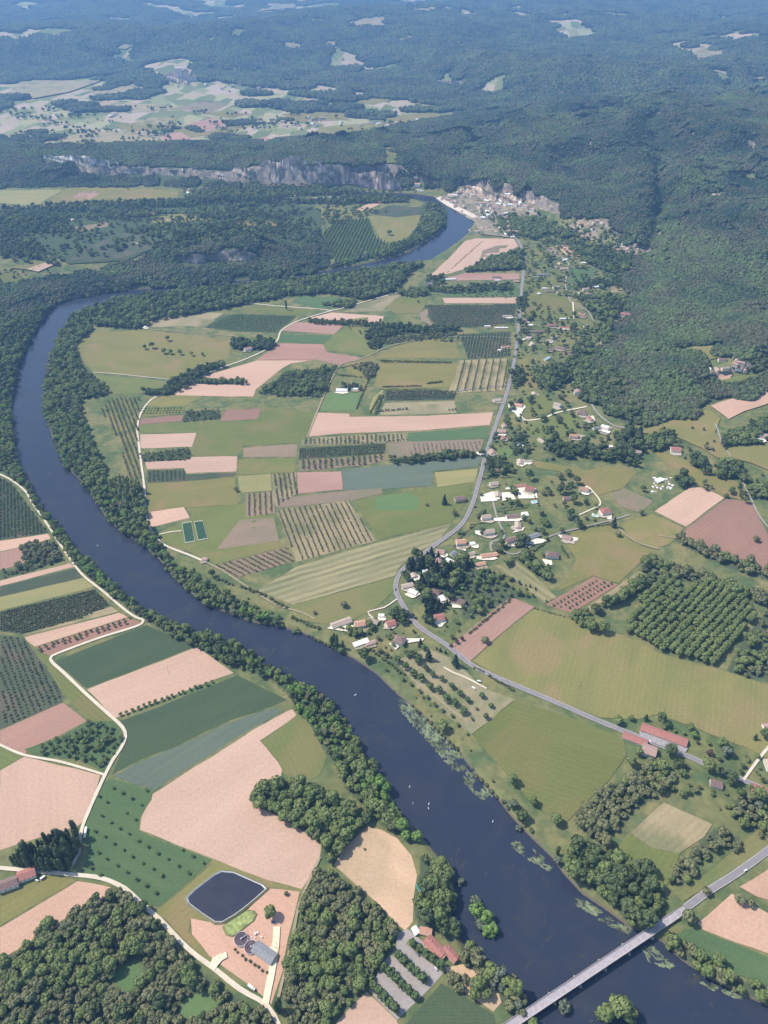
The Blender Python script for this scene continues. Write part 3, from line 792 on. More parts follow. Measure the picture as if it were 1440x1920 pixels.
def species(sp):
    if sp not in CROWN:
        (c, c2), rad, h0, h1, lb, shp, lf = SPEC[sp]; lm = leaf_mat('foliage_'+sp, c, c2)
        CROWN[sp] = []; TRUNK[sp] = []; WHOLE[sp] = []
        for k in range(5 if shp == 'round' else 3):
            sd = sum(map(ord, sp))*13+k*7
            V, F = leafy(sd, rad, h0, h1, lb, lf, 1.0, shp)
            me = mesh_from('crown', V, F, lm); CROWN[sp].append(me)
            tr = trunk_mesh(h1*.86, max(.12, rad*.07), sd); TRUNK[sp].append(tr)
            b = len(V); V2 = V+[tuple(v.co) for v in tr.vertices]; F2 = F+[tuple(b+i for i in p.vertices) for p in tr.polygons]
            w = mesh_from('tree', V2, F2, [lm, bark]); w.polygons.foreach_set('material_index', [0]*len(F)+[1]*(len(F2)-len(F)))
            WHOLE[sp].append(w)
    return SPEC[sp]
TREES = []   # kind name, x, y, size, species, label, category, group, single (always its own object)
def scl_of(x, y):  # pixels (photo) per metre at a place
    return FPX/(y*CT+(CAM_H-float(hgt(x, y)))*ST)
def add_tree(x, y, s, sp, name, label, cat, group=None, single=False):
    TREES.append(dict(x=float(x), y=float(y), s=float(s), sp=sp, name=name, label=label, cat=cat, group=group, single=single))
def poly_scatter(px_poly, spacing, seed, exclude=()):
    """points about `spacing` apart over a wood whose floor was outlined on the photograph"""
    w = wpoly(px_poly); rr = np.random.RandomState(seed)
    x0, y0 = w.min(0); x1, y1 = w.max(0)
    gx, gy = np.meshgrid(np.arange(x0, x1, spacing), np.arange(y0, y1, spacing*.87))
    gx = gx + (np.arange(gx.shape[0]) % 2)[:, None]*spacing/2
    gx = gx+(rr.rand(*gx.shape)-.5)*spacing*.75; gy = gy+(rr.rand(*gy.shape)-.5)*spacing*.75
    m = inside(gx, gy, w)
    for e in exclude: m &= ~inside(gx, gy, wpoly(e))
    X = gx[m]; Y = gy[m]
    dr = seg_dist(X, Y, RIVER); ri = inside(X, Y, RIVER); k = ~(ri & (dr > 5)); 
    return X[k], Y[k]
# outline | spacing | size | species mix | where (for the label)
WOODS = """0,1800 40,1785 85,1742 150,1706 212,1672 234,1672 262,1702 300,1745 338,1790 378,1826 408,1846 448,1876 496,1898 520,1960 -60,1960 -60,1850|7.6|.86|oak*5 olive*4 dark*3 walnut|bottom left wood|215,1812 262,1800 275,1838 240,1862 212,1846;345,1870 398,1856 412,1885 372,1910 330,1912
602,1632 640,1648 662,1668 682,1684 712,1703 738,1735 741,1760 733,1782 716,1803 704,1826 684,1856 660,1880 636,1900 600,1945 545,1930 533,1870 538,1800 563,1725 578,1662|7.0|.8|olive*6 oak*3 dark|dense wood between the sandy field and the reservoir|
480,1482 502,1475 530,1465 556,1470 600,1484 638,1508 668,1520 700,1530 690,1545 665,1562 661,1586 636,1612 620,1622 606,1606 605,1582 575,1562 530,1537 478,1510|8.2|1.0|dark*6 oak*4 olive*2|dark wood beside the sandy riverside field|
640,1452 690,1462 722,1475 752,1530 790,1572 770,1582 738,1558 705,1536 690,1520 655,1488|9|.95|fresh*4 oak*2 olive*2|bright riverside thicket by the dark wood|
790,1606 838,1632 852,1660 846,1700 862,1752 845,1768 822,1750 786,1742 778,1700 784,1655|8.6|1.05|dark*5 oak*3 willow|riverside clump right of the sandy field|
866,1772 893,1768 905,1792 932,1820 962,1836 985,1872 984,1902 962,1905 944,1882 922,1852 895,1822 862,1802|8.5|.95|oak*4 olive*2 willow*2 dark|riverside trees between the red roofs and the bridge|
836,1828 862,1818 886,1838 906,1856 919,1876 905,1887 870,1867 842,1848|8|.8|olive*3 oak*2|belt of trees above the dark green field|
1002,1906 1040,1893 1078,1888 1072,1915 1100,1942 990,1952|8.5|.95|oak*3 willow fresh*2|trees below the near end of the bridge|
1064,1594 1048,1620 1078,1650 1112,1668 1150,1698 1180,1733 1212,1734 1250,1702 1241,1664 1212,1634 1180,1606 1150,1604 1132,1592 1105,1580 1085,1580|8.8|1.15|oak*4 dark*4 fresh|tall riverside wood above the far end of the bridge|
1078,1548 1112,1572 1132,1590 1150,1560 1172,1538 1200,1514 1232,1494 1256,1474 1262,1458 1232,1426 1202,1436 1152,1474 1112,1496 1078,1526|8.2|.95|olive*6 oak*3|grey-green wood between the two big meadows|
1252,1650 1262,1622 1292,1604 1312,1580 1340,1556 1366,1564 1360,1582 1322,1612 1302,1642 1272,1664|7.5|.8|olive*3 oak*2|long copse beside the bridge road|
1378,1600 1345,1580 1360,1560 1392,1575|8|.6|olive|copse edge by the bridge road|
1242,1772 1270,1762 1302,1777 1342,1803 1372,1832 1412,1842 1445,1852 1445,1886 1402,1872 1352,1846 1302,1816 1262,1792|8.2|.8|oak*3 olive*2 fresh|riverside trees downstream of the bridge|
1380,1500 1445,1480 1450,1580 1400,1560 1370,1530|10|.85|olive*3 oak*2|trees round the gardens at the right edge|
24,738 20,770 30,853 45,886 75,944 110,988 150,1041 200,1083 228,1109 272,1148 330,1170 382,1192 454,1214 494,1245 562,1284 624,1319 666,1384 704,1442 722,1472 690,1466 640,1452 612,1408 588,1372 556,1328 541,1302 510,1277 440,1250 415,1242 365,1215 330,1199 290,1174 274,1164 236,1139 192,1104 150,1070 115,1022 70,955 48,915 25,898 0,882 -20,875 -20,730|8|.76|oak*6 dark*2 fresh*2 olive*2 willow|long riverside belt on the near bank|
45,592 104,574 85,594 66,624 48,658 38,682 28,722 24,742 -20,742 -20,592|9.5|1.0|dark*5 oak*3|woods at the river bend|
120,878 148,902 174,932 202,976 236,1004 266,1023 299,1051 319,1077 351,1109 391,1139 431,1153 470,1169 520,1177 552,1186 520,1171 482,1150 452,1126 402,1106 370,1082 330,1062 302,1018 286,998 272,962 270,926 236,902 205,905 196,902 200,880 190,868 175,832 155,782 150,750 178,745 200,742 206,730 176,712 150,682 142,648 176,618 160,602 138,594 118,625 98,670 85,722 85,780 102,832|8.5|.86|oak*6 dark*2 fresh olive*2 willow*2|riverside belt on the far bank|
205,905 236,902 268,922 268,957 230,962 212,935|8|.9|plantation*1|young poplar stand by the far bank|
150,602 182,612 262,619 290,602 350,593 400,583 450,574 480,568 545,556 620,552 680,563 722,553 746,545 770,512 800,494 746,498 702,506 642,515 560,526 480,534 400,543 300,554 222,564 140,594|9.5|1.0|oak*5 dark*3 plantation*2|wood in the crook of the river|
262,852 355,840 359,856 350,863 268,867|7|.7|walnut*1|clipped block of trees between two ploughed strips|
342,778 356,772 410,768 414,786 345,791|7|.7|walnut*1|small block of trees among the strips|
484,738 532,703 562,694 632,689 606,745 522,743|7.5|.8|walnut*2 oak|dense nut plantation beside the pale track|
434,652 442,640 462,638 478,650 484,640 512,640 518,648 500,658 452,658|9|1.1|dark*2 oak|clump round the pink-roofed farm|
262,738 310,733 322,716 347,704 366,694 416,680 420,687 376,708 366,720 331,736 300,744|8|.9|dark*2 oak|hedgerow wood along the pale track|
367,712 460,714 466,721 370,720|7|.6|oak*1|hedge in the ploughed field|
578,601 716,606 714,613 580,608|6.5|.6|dark*1|hedge under the pale strip|
668,565 600,572 645,578 660,576|7|.7|oak*1|copse by the bright green field|
20,1628 20,1610 60,1600 110,1576 146,1560 153,1592 136,1628 100,1637|5.2|.95|poplar*1|block of tall poplars beside the farm track|
58,1407 110,1387 166,1356 213,1360 230,1387 219,1410 196,1440 150,1424 92,1415|8.5|.85|walnut*3 olive|walnut grove in the corner of the tracks|
36,1028 94,1014 124,1050 62,1070 0,1086 0,1072 52,1060|7.5|.8|walnut*2 olive|nut grove by the near bank track|
870,510 918,486 966,474 980,472 982,506 930,508|8|.9|oak*2 dark|wood by the straight road|
690,620 720,610 745,612 800,616 852,614 860,622 820,626 760,624 700,640 684,636|8|.9|dark*2 conifer|trees round the farm in the middle of the valley|
684,642 722,636 855,622 856,630 722,646|7|.55|olive*1|strip of nut trees below the lane|
662,690 690,680 712,688 704,702 688,716 680,700|7|.6|olive*1|scrub beside the broom hedges|
690,652 700,640 716,640 712,656|8|.9|dark*1|clump by the crossing tracks|
636,724 664,722 678,726 676,734 640,732|7|.6|dark oak|trees behind the white shed|
724,862 770,858 830,852 905,850 903,858 820,866 740,872|9.5|.85|dark*2 oak|line of trees between the striped fields|
905,870 925,862 950,868 960,880 945,890 915,892|8|.9|dark*3 conifer|dark garden trees by the main road|
960,830 985,815 975,850 960,855|9|.9|dark*1|garden trees behind the red roofs|
1018,830 1045,822 1065,845 1100,830 1100,850 1060,862 1030,852|8.5|1.05|dark*3 oak|line of big garden trees below the houses|
1100,838 1142,848 1170,830 1140,866 1108,862|8.5|1.0|dark*2 oak|trees at the edge of the meadow|
1150,818 1180,800 1200,815 1205,850 1195,880 1170,872 1150,860 1160,840|9|1.1|dark*3 conifer|dark wood at the foot of the hill|
1205,830 1230,812 1265,812 1262,842 1225,850|9|1.0|dark*2 oak|copse above the red-roofed house|
1290,868 1312,856 1332,885 1320,892 1300,880|9|1.0|dark*1|copse in the sloping meadow|
1342,880 1362,862 1395,885 1405,905 1370,898 1345,900|9|1.0|dark oak|copse by the hill lane|
1355,842 1352,818 1400,800 1445,775 1445,825 1410,838 1370,838|9|1.0|dark*3 oak*2|wood below the pink hill field|
1262,900 1276,886 1300,905 1296,912 1275,915|9|1.0|dark*1|trees beside the stone yard|
1395,915 1445,905 1445,940 1410,935|9|.9|dark*1 oak|trees at the right edge above the ploughed slope|
755,1082 770,1045 800,1035 870,1050 880,1060 862,1090 850,1130 828,1150 808,1172 795,1165 800,1140 780,1122 775,1100|10|1.0|dark*4 conifer*2 oak*2|dark garden trees inside the road bend|
860,1064 905,1060 955,1095 990,1120 950,1128 905,1150 870,1165 862,1140 850,1100|13|.7|oak*2 conifer fresh|orchard garden above the ploughed strip|
640,1182 690,1170 712,1178 680,1196 650,1192|9|.8|oak*1|garden trees near the landing|
730,1150 745,1140 775,1155 778,1170 745,1170|8.5|1.0|dark*2|garden trees by the road bend|
1068,1162 1082,1144 1100,1150 1108,1166 1120,1176 1148,1186 1132,1190 1100,1182|8|.9|oak*2 dark|corner copse above the big meadow|
1112,1148 1160,1118 1200,1086 1222,1078 1226,1090 1190,1115 1140,1142 1116,1152|8|.95|oak*2 dark|row of dense trees beside the pale strip|
1196,1070 1212,1050 1260,1064 1330,1084 1400,1105 1450,1120 1450,1092 1380,1070 1330,1050 1290,1028 1270,1015 1240,1000 1280,1010 1330,1028 1445,1074 1450,1140 1410,1130 1330,1098 1262,1086|10|1.0|olive*4 oak*2|belt of trees below the ploughed slope|
1360,1260 1400,1190 1450,1130 1450,1280 1400,1272|12|.8|oak*2 olive|scattered orchard at the right edge|
970,1010 1000,1020 965,1030|8|.8|dark*1|trees by the long barn|
945,1066 975,1040 1000,1045 1035,1085 1025,1092 995,1070 970,1050|7.5|.85|oak*2 dark|hedge round the white-walled house|
970,560 985,558 988,580 975,582|8|.7|dark*1|roadside trees|
690,925 700,922 702,928|8|.7|oak*1|field trees|
945,940 955,935 960,950|8|.6|oak*1|garden trees|
1075,700 1105,690 1140,700 1180,700 1170,760 1230,780 1180,795 1130,765 1075,735|9.5|1.0|dark*3 oak*3|wood at the foot of the valley side|
1000,700 1040,692 1060,690 1075,650 1105,640 1110,690 1060,720 1030,735 1005,722|9|1.0|dark*3 oak*2|trees among the upper gardens|
955,760 972,750 985,748 960,772|8|.8|dark*1|roadside trees by the white forecourt|
955,705 975,690 985,712 965,730|8|.9|dark*1|roadside thicket|
0,395 100,385 300,377 480,370 640,376 700,366 770,372 760,380 640,384 480,384 330,390 100,400 -40,408|11|1.0|dark*3 oak*2|treeline along the far reach of the river|
800,452 835,428 838,395 826,385 790,390 792,404 786,424 764,452 722,466 700,488 740,480|10|1.0|oak*3 dark*2|wood on the inside of the river bend|
612,505 640,500 700,484 740,462 700,476 640,494|10|.9|willow fresh|pale riverside fringe|
600,440 560,432 470,428 330,448 290,460 285,470 330,470 400,462 520,450 600,470|11|1.0|dark*2 oak|wood on the low plateau|
0,405 60,398 130,405 120,440 60,440 0,450|12|.9|dark*2 oak|trees on the low plateau|
0,455 60,450 85,470 90,490 20,485 0,480|11|1.0|dark*2|trees on the low plateau edge|
200,395 280,392 300,405 200,414|12|.9|dark oak|trees near the far hamlet|
345,370 420,350 520,360 600,352 700,362 620,368 480,372 360,382|13|.9|oak*2 dark|trees among the far riverside houses|
405,402 470,398 530,410 540,416 480,410 420,412|11|.9|dark*1|line of trees on the low plateau|
925,425 960,438 1000,450 1030,440 1060,450 1080,440 1040,425 1000,410 970,412|11|1.0|oak*3 fresh|trees below the cliff village|
1060,455 1130,465 1180,485 1180,510 1140,512 1100,496 1090,480 1070,470|11|1.0|dark*2 oak*2|trees below the far hamlet|
1080,535 1160,520 1185,530 1160,535 1090,545|9|.8|dark*2|hedge trees behind the terraces|
1080,560 1150,556 1180,560 1150,600 1140,650 1120,640 1110,590|9.5|1.0|oak*3 dark*2|trees climbing the valley side|
800,520 830,515 835,545 870,540 880,535 960,535 960,545 840,552 800,545|10|.8|dark*2 oak|garden trees by the far barns|
740,548 790,545 800,555 760,560|10|.8|oak*1|trees by the river meadow|"""
ORCH = """R|1174,1188 1180,1150 1240,1090 1262,1080 1285,1105 1330,1092 1395,1120 1418,1165 1395,1190 1340,1248 1250,1225 1180,1190|1180,1180|1272,1092|10.5|7.2|oak|.98|rows of the old square orchard
G|206,1462 288,1486 266,1540 264,1562 400,1616 300,1698 200,1648 152,1634 168,1560 190,1478|160,1600|290,1690|17|15|walnut|.62|rows of the bright green orchard
R|520,957 652,941 703,1013 558,1052|520,957|556,1052|9.5|3.6|young|.85|rows of the large striped orchard
R|402,1061 540,1027 551,1053 445,1082|402,1061|445,1085|9|4|young|.85|rows of the orchard above the river
R|462,927 511,923 515,961 462,969|462,927|462,969|10|4.5|young|.95|rows of the small orchard
R|512,890 554,887 556,925 520,950|512,890|520,950|9|5|young|1.05|rows of the narrow orchard
R|568,825 698,816 760,813 761,826 723,830 566,835|760,813|761,826|9|7|walnut|.7|top rows of the nut orchard
R|562,866 722,853 718,864 690,870 564,883|640,858|641,880|11|8|walnut|.85|lower rows of the nut orchard
R|562,842 720,833 720,850 562,860|562,842|720,833|7|5|walnut|.6|dense middle rows of the nut orchard
R|864,680 952,676 944,732 842,736 854,710|870,735|885,676|17|9|plantation|.62|pale plantation beside the main road
R|862,628 956,624 954,668 878,672|870,670|880,626|8|7|walnut|.7|dense nut plantation by the main road
R|607,441 632,417 690,412 703,447 738,466 690,487 630,497|640,492|680,412|12|7.5|plantation|.7|poplar plantation in the far bend
R|1024,1134 1112,1084 1158,1097 1072,1149|1024,1134|1112,1084|9|8|walnut|.60|young orchard on bare soil
R|640,1000 641,1001 642,1000|640,1000|641,1001|9|8|young|.60|x
L|222,1343|402,1278|0|7.5|walnut|.8|row between the ploughed and the green field
L|72,1222|250,1164|0|8|walnut|.78|row in the brown strip by the near bank
L|70,1217|248,1159|0|8|walnut|.7|row in the brown strip by the near bank
R|2,1192 42,1198 114,1298 114,1314 60,1340 2,1362|2,1192|60,1340|7|6|bush|.75|brown plantation at the left edge
R|0,1149 176,1107 206,1135 150,1160 40,1187 0,1182|0,1149|176,1107|4.6|3.6|bush|.8|dense dark green rows at the left edge
R|0,898 22,908 58,957 90,998 0,1010|0,898|0,1010|6|5|walnut|.62|dense plantation at the left edge
R|384,614 440,590 554,594 543,603 516,622 440,620|384,614|554,600|8|6|walnut|.55|dense nut orchard near the pasture
R|797,573 966,571 962,611 880,613 828,613 808,600|797,573|960,573|7|5|bush|.8|young plantation by the straight road
R|262,766 340,764 338,774 266,778|262,766|340,764|10|7|bush|.8|small strip orchard
R|278,884 344,882 349,890 352,900 278,903|278,884|278,903|8|7|walnut|.55|small orchard by the track
R|206,748 262,746 258,830 266,900 240,898 225,830 190,770|200,752|252,898|9|5|young|1.1|long orchard beside the pale track
R|724,826 764,822 765,828 724,831|724,826|764,822|8|7|young|1|end of the nut orchard
R|770,832 905,826 896,848 770,856|770,840|900,835|8|9|young|.8|sparse striped orchard
R|724,734 856,734 850,748 722,750|724,742|856,742|6|5|bush|.9|dark strip of low trees
R|1180,1170 1215,1095 1235,1092 1225,1110 1190,1165|1180,1170|1215,1095|9|9|young|1|sparse saplings on bare soil
R|1285,1200 1286,1201 1284,1201|0,0|1,1|9|9|young|1|x
L|712,676|790,678|0|4|broom|1.0|yellow broom hedge across the meadow
L|790,678|846,680|0|4|bush|.9|hedge across the meadow
L|714,679|846,681|0|4|bush|1.0|hedge across the meadow
L|716,726|790,724|0|4|bush|1.0|lower hedge across the meadow
L|800,720|830,716|0|4|bush|1.3|scrub at the end of the lower hedge
L|716,731|826,731|0|4|broom|.8|lower yellow broom hedge
L|712,742|694,776|0|4|broom|1.2|yellow broom beside the brown strip
L|718,742|704,778|0|4|bush|1.0|hedge beside the yellow broom
L|706,682|694,705|0|4.5|bush|1.1|hedge at the meadow's corner
L|694,706|668,768|0|5|bush|.9|hedge above the bright green plot
L|632,702|680,708|0|4|broom|1.0|broom near the white shed
L|640,690|672,682|0|4|broom|.9|upper broom near the white shed
L|636,704|660,706|0|4|bush|1.0|clipped hedge near the white shed
L|705,772|764,768|0|6|olive|.55|olive-green trees above the pale field
L|840,770|856,768|0|6|olive|.5|olive-green trees above the pale field
L|888,1252|908,1262|0|4|bush|.9|roadside hedge by the park
L|915,1266|965,1297|0|4|bush|.9|roadside hedge by the park
L|842,1216|870,1196|0|8|maroon|.95|purple-leaved trees beside the ploughed strip
L|878,1190|958,1124|0|5|bush|1.0|hedge beside the ploughed strip
L|806,1213|838,1226|0|6|conifer|.5|dark conifers along the road
L|902,1066|1010,1108|0|9|conifer|.45|small conifers along the garden edge
L|1150,1096|1024,1136|0|200|young|1|x
L|1215,1044|1400,1110|0|9|olive|.75|trees along the ploughed slope
L|690,1215|760,1268|0|6|bush|1.1|scrub along the far bank
L|575,1192|640,1222|0|6|bush|1.0|scrub along the far bank
L|770,1322|860,1408|0|7|bush|1.1|scrub along the far bank below the park
L|880,1440|1000,1565|0|9|bush|1.2|scrub along the far bank below the meadow
L|405,1085|440,1098|0|7|bush|1.2|hedge between track and river
L|450,1100|500,1118|0|7|bush|1.3|hedge between track and river
L|505,1122|540,1142|0|7|bush|1.4|hedge between track and river
L|545,1158|600,1180|0|6|bush|1.3|hedge between track and river
L|504,1765|505,1766|0|7|bush|1.3|x
L|436,1778|505,1828|0|5|bush|.7|hedge beside the round tanks
L|1236,1362|1290,1380|0|12|oak|.55|trees behind the long red roofs
L|1000,1140|1060,1158|0|5|bush|.7|rough hedge above the big meadow
L|800,665|812,664|0|9|bush|.7|x
L|805,540|832,512|0|7|bush|.9|hedge beside the pink field
L|838,512|905,452|0|9|bush|.8|hedge beside the pink field
L|1060,950|1068,968|0|8|bush|1|hedge by the villa drive
L|1090,990|1150,982|0|5|bush|.9|hedge round the villa lawn
L|902,898|965,895|0|4|bush|.8|hedge by the red-roofed villas
L|935,954|992,948|0|4|bush|.6|hedge by the villas
L|880,985|927,977|0|2.6|bush|.6|hedge between the villas
L|932,960|990,952|0|2.6|bush|.6|hedge below the villa lawn
L|912,892|960,887|0|2.6|bush|.6|hedge below the dark trees
L|1052,1025|1067,1047|0|3|bush|.8|hedge beside the hipped villa
L|860,1012|890,985|0|4|bush|.7|roadside hedge by the villas
L|935,1032|965,1020|0|3|bush|.7|hedge along the barn lane
L|1000,1035|1030,1012|0|3.5|bush|.9|hedge above the hipped villa
L|1000,925|1012,950|0|6|bush|.9|bushes round the blue pool
L|945,1055|1000,1030|0|5|bush|.8|hedge along the barn lane
L|720,1052|745,1046|0|90|bush|.8|x"""
# lone trees: x,y,size,species | label
LONE = """508,1713 1.0 oak|olive-green tree on bare soil beside the small round tank|tree
537,1674 .55 walnut|small tree at the top corner of the sandy works yard|tree
565,1705 .55 oak|small tree on the track beside the dense wood|tree
270,1703 1.05 dark|dark tree standing where the pale track meets the bright orchard|tree
1417,1012 .95 olive|lone tree in the dark ploughed slope|tree
909,1202 .95 olive|lone tree in the pink ploughed strip|tree
960,1465 1.0 oak|larger of the lone trees in the lower meadow|tree
998,1504 .85 oak|round lone tree between the lower meadow and the river|tree
1041,1540 1.0 oak|lone tree at the bottom tip of the lower meadow|tree
962,1510 .95 willow|silvery willow on the bank below the lower meadow|willow
978,1533 1.15 dark|dark spreading tree beside the silvery willow|tree
972,1554 .7 willow|small grey willow on the bank under the dark spreading tree|willow
1045,1615 .8 willow|pale willow on the bank at the foot of two poplars|willow
1286,1722 1.25 olive|broad tree at the far end of the bridge|tree
1322,1672 .8 olive|small tree between the bridge road and the pale field|tree
1385,1688 1.0 olive|round tree between the two pale fields at the right|tree
1405,1694 .75 olive|brownish tree beside the round tree between the pale fields|tree
1155,1895 1.7 oak|big tree standing in the river below the bridge|tree
1132,1905 1.3 oak|left one of the big trees standing in the river below the bridge|tree
1175,1905 1.3 oak|right one of the big trees standing in the river below the bridge|tree
1110,1915 1.1 broom|pale yellow-green tree below the bridge|tree
1055,1890 1.1 willow|silvery tree close to the near end of the bridge|willow
890,1692 1.1 willow|silvery willow at the upstream end of the island|willow
893,1712 1.3 fresh|bright green tree on the upstream half of the island|tree
910,1724 1.3 fresh|bright green tree in the middle of the island|tree
904,1736 1.2 willow|grey-green tree on the lower half of the island|tree
922,1746 1.1 fresh|bright tree at the downstream tip of the island|tree
912,1748 1.0 fresh|small tree on the near edge of the island|tree
862,1655 .85 willow|silvery willow leaning over the water by the turquoise frames|willow
840,1642 1.0 oak|tree on the bank next to the leaning willow|tree
645,1135 .9 olive|bushy tree in the meadow above the landing|tree
590,1148 .5 olive|small bush-like tree at the meadow's lower edge|tree
800,945 .5 olive|small tree above the bright green plot|tree
443,918 .7 olive|dark bush alone at the edge of the olive field|tree
398,1078 .95 dark|dark round tree below the tiny house on the track|tree
272,652 .9 dark|leftmost tree in the big pasture|tree
286,650 1.15 dark|largest tree in the big pasture|tree
315,636 .9 oak|tree at the back of the big pasture|tree
308,660 1.0 oak|tree in the middle of the pasture group|tree
320,661 .85 oak|tree next to the middle of the pasture group|tree
338,662 .8 oak|third tree from the right in the pasture row|tree
360,664 .7 oak|second tree from the right in the pasture row|tree
380,664 .65 oak|rightmost tree in the pasture row|tree
295,628 .4 bush|tiny tree at the upper edge of the pasture|tree
730,438 1.3 oak|single big tree in the meadow inside the far bend|tree
10,391 1.6 dark|big dark tree at the left edge by the yellow field|tree
240,353 .9 dark|lone tree on the far side of the long field|tree
992,896 1.35 dark|big round dark tree beside the villas|tree
1050,895 1.0 olive|grey-green tree alone in the lawn|tree
1075,940 1.35 dark|large dark tree between the two villa drives|tree
1065,920 1.2 dark|dark tree behind the villa's drive|tree
1080,905 1.3 dark|dark tree at the top of the villa garden|tree
1050,922 1.3 dark|dark tree at the left of the villa garden|tree
1070,965 1.1 dark|tree on the left side of the villa drive|tree
1082,985 1.35 dark|big dark tree at the gate of the villa drive|tree
1150,985 1.2 conifer|dark grey conifer at the right end of the villa hedge|conifer
1158,1002 .9 olive|bare-looking brown tree below the grey conifer|tree
940,1022 1.2 dark|dark tree at the left end of the long barn|tree
1016,997 .9 dark|dark tree near the right end of the long barn|tree
833,942 1.1 conifer|tall dark conifer beside the house left of the road|conifer
850,962 .9 olive|grey shrubby tree below the house left of the road|tree
985,860 .9 dark|dark tree behind the white-walled house|tree
1062,815 .95 cypress|slim cypress in front of the red-tan house|cypress
1026,815 1.2 dark|dark tree above the tan house|tree
788,1208 .9 conifer|dark conifer by the road above the white terrace|conifer
772,1228 .8 dark|dark tree left of the park rows|tree
785,1235 .9 dark|dark tree at the top of the park rows|tree
803,1234 1.2 conifer|tallest conifer at the top of the park|conifer
853,1246 1.3 conifer|big grey conifer where the park lane leaves the road|conifer
683,1232 1.35 dark|big dark spreading tree on the bank by the landing|tree
713,1220 .7 olive|brownish tree beside the landing|tree
640,1222 .7 oak|bush-like tree on the bank by the poplars|tree
830,1365 1.1 oak|big tree on the bank at the end of the park|tree
1158,1353 .9 oak|broad bush-like tree beside the main road above the long roofs|tree
1182,1347 .6 oak|small tree between the road and the long roofs|tree
1210,1347 .7 conifer|slim conifer behind the long red roof|conifer
1237,1350 1.1 dark|dark tree behind the long red roof|tree
1250,1360 .75 dark|smaller tree behind the long red roof|tree
1292,1367 .8 oak|tree right of the long roofs|tree
1299,1379 .7 fresh|bright bush-like tree below the long roofs' corner|tree
1255,1412 1.3 dark|big dark tree below the long red roof|tree
1270,1435 1.1 dark|dark tree in the yard's hedge|tree
1240,1440 1.1 oak|tree between the yard and the grey-green wood|tree
1195,1412 .8 oak|tree left of the pink-roofed house|tree
1182,1430 1.0 oak|tree at the top corner of the lower meadow|tree
1330,1412 1.1 maroon|purple-brown tree at the roadside junction|tree
1360,1412 1.25 willow|blue-grey tree at the roadside junction|tree
1352,1396 1.0 oak|green tree behind the blue-grey one|tree
1325,1438 1.2 oak|hedge-like tree in the garden below the road|tree
1345,1448 1.0 dark|dark tree above the small white-walled house|tree
1370,1462 1.15 dark|green tree right of the small white-walled house|tree
1386,1492 1.15 dark|dark round tree in the lower garden|tree
1420,1495 1.2 oak|big tree below the red roof at the right edge|tree
1420,1510 .9 willow|grey tree at the right edge|tree
1432,1380 1.1 dark|dark tree at the right edge of the big meadow|tree
1415,1383 .6 conifer|slim dark conifer near the right edge|conifer
1205,918 .9 dark|tree on the upper edge of the ploughed slope by the stone yard|tree
1202,962 .8 olive|tree on the left corner of the pink slope|tree
1322,916 .85 olive|tree on the upper edge of the pink slope|tree
1360,930 .85 olive|tree at the top corner of the dark slope|tree
1398,940 .9 dark|tree beside the lane above the dark slope|tree
1222,765 1.2 olive|round grey-green tree at the foot of the hillside wood|tree
1302,775 1.1 olive|round tree at the tip of the hillside wood|tree
632,1211 .95 poplar|tallest of the poplars by the river landing|poplar
622,1208 .8 poplar|left poplar of the landing group|poplar
643,1213 .6 poplar|short poplar of the landing group|poplar
627,1204 .75 poplar|back poplar of the landing group|poplar
525,1890 .95 poplar|dark poplar beside the works entrance|poplar
519,1893 .8 poplar|shorter dark poplar at the works entrance|poplar
1044,1600 .75 poplar|tall slim poplar on the far bank|poplar
1073,1605 .6 poplar|shorter slim poplar on the far bank|poplar
423,1230 .7 poplar|slim poplar in the near bank belt above the ploughed field|poplar
441,1235 .75 poplar|second slim poplar in the near bank belt|poplar
537,578 1.0 poplar|dark poplar beside the white track|poplar
684,1590 .5 bush|bush on the sandy field edge|shrub"""
PARK = [("742,1232 770,1258 790,1272 812,1284 836,1302 868,1330", 8, .95, 'plane', 'front'),]
PARKT = "745,1237 1.0;760,1250 1.05;775,1263 1.1;789,1272 1.05;806,1288 1.15;823,1294 1.0;837,1310 1.1;852,1318 1.0;868,1333 1.1;766,1228 .8;782,1240 .85;797,1252 .95;811,1264 .85;828,1272 .8;846,1286 .9;862,1300 .85;877,1312 .8"
PARKS = "755,1272 .8;771,1281 .8;787,1294 .85;801,1306 .8;815,1319 .85;830,1330 .8;847,1341 .85;858,1356 .8;884,1346 .75;893,1327 .7;903,1304 1.1;920,1322 1.0;911,1343 1.0;876,1374 .6;723,1254 .8"
CARP = "768,1768 832,1818;741,1790 798,1842;714,1812 782,1876;694,1845 745,1900"
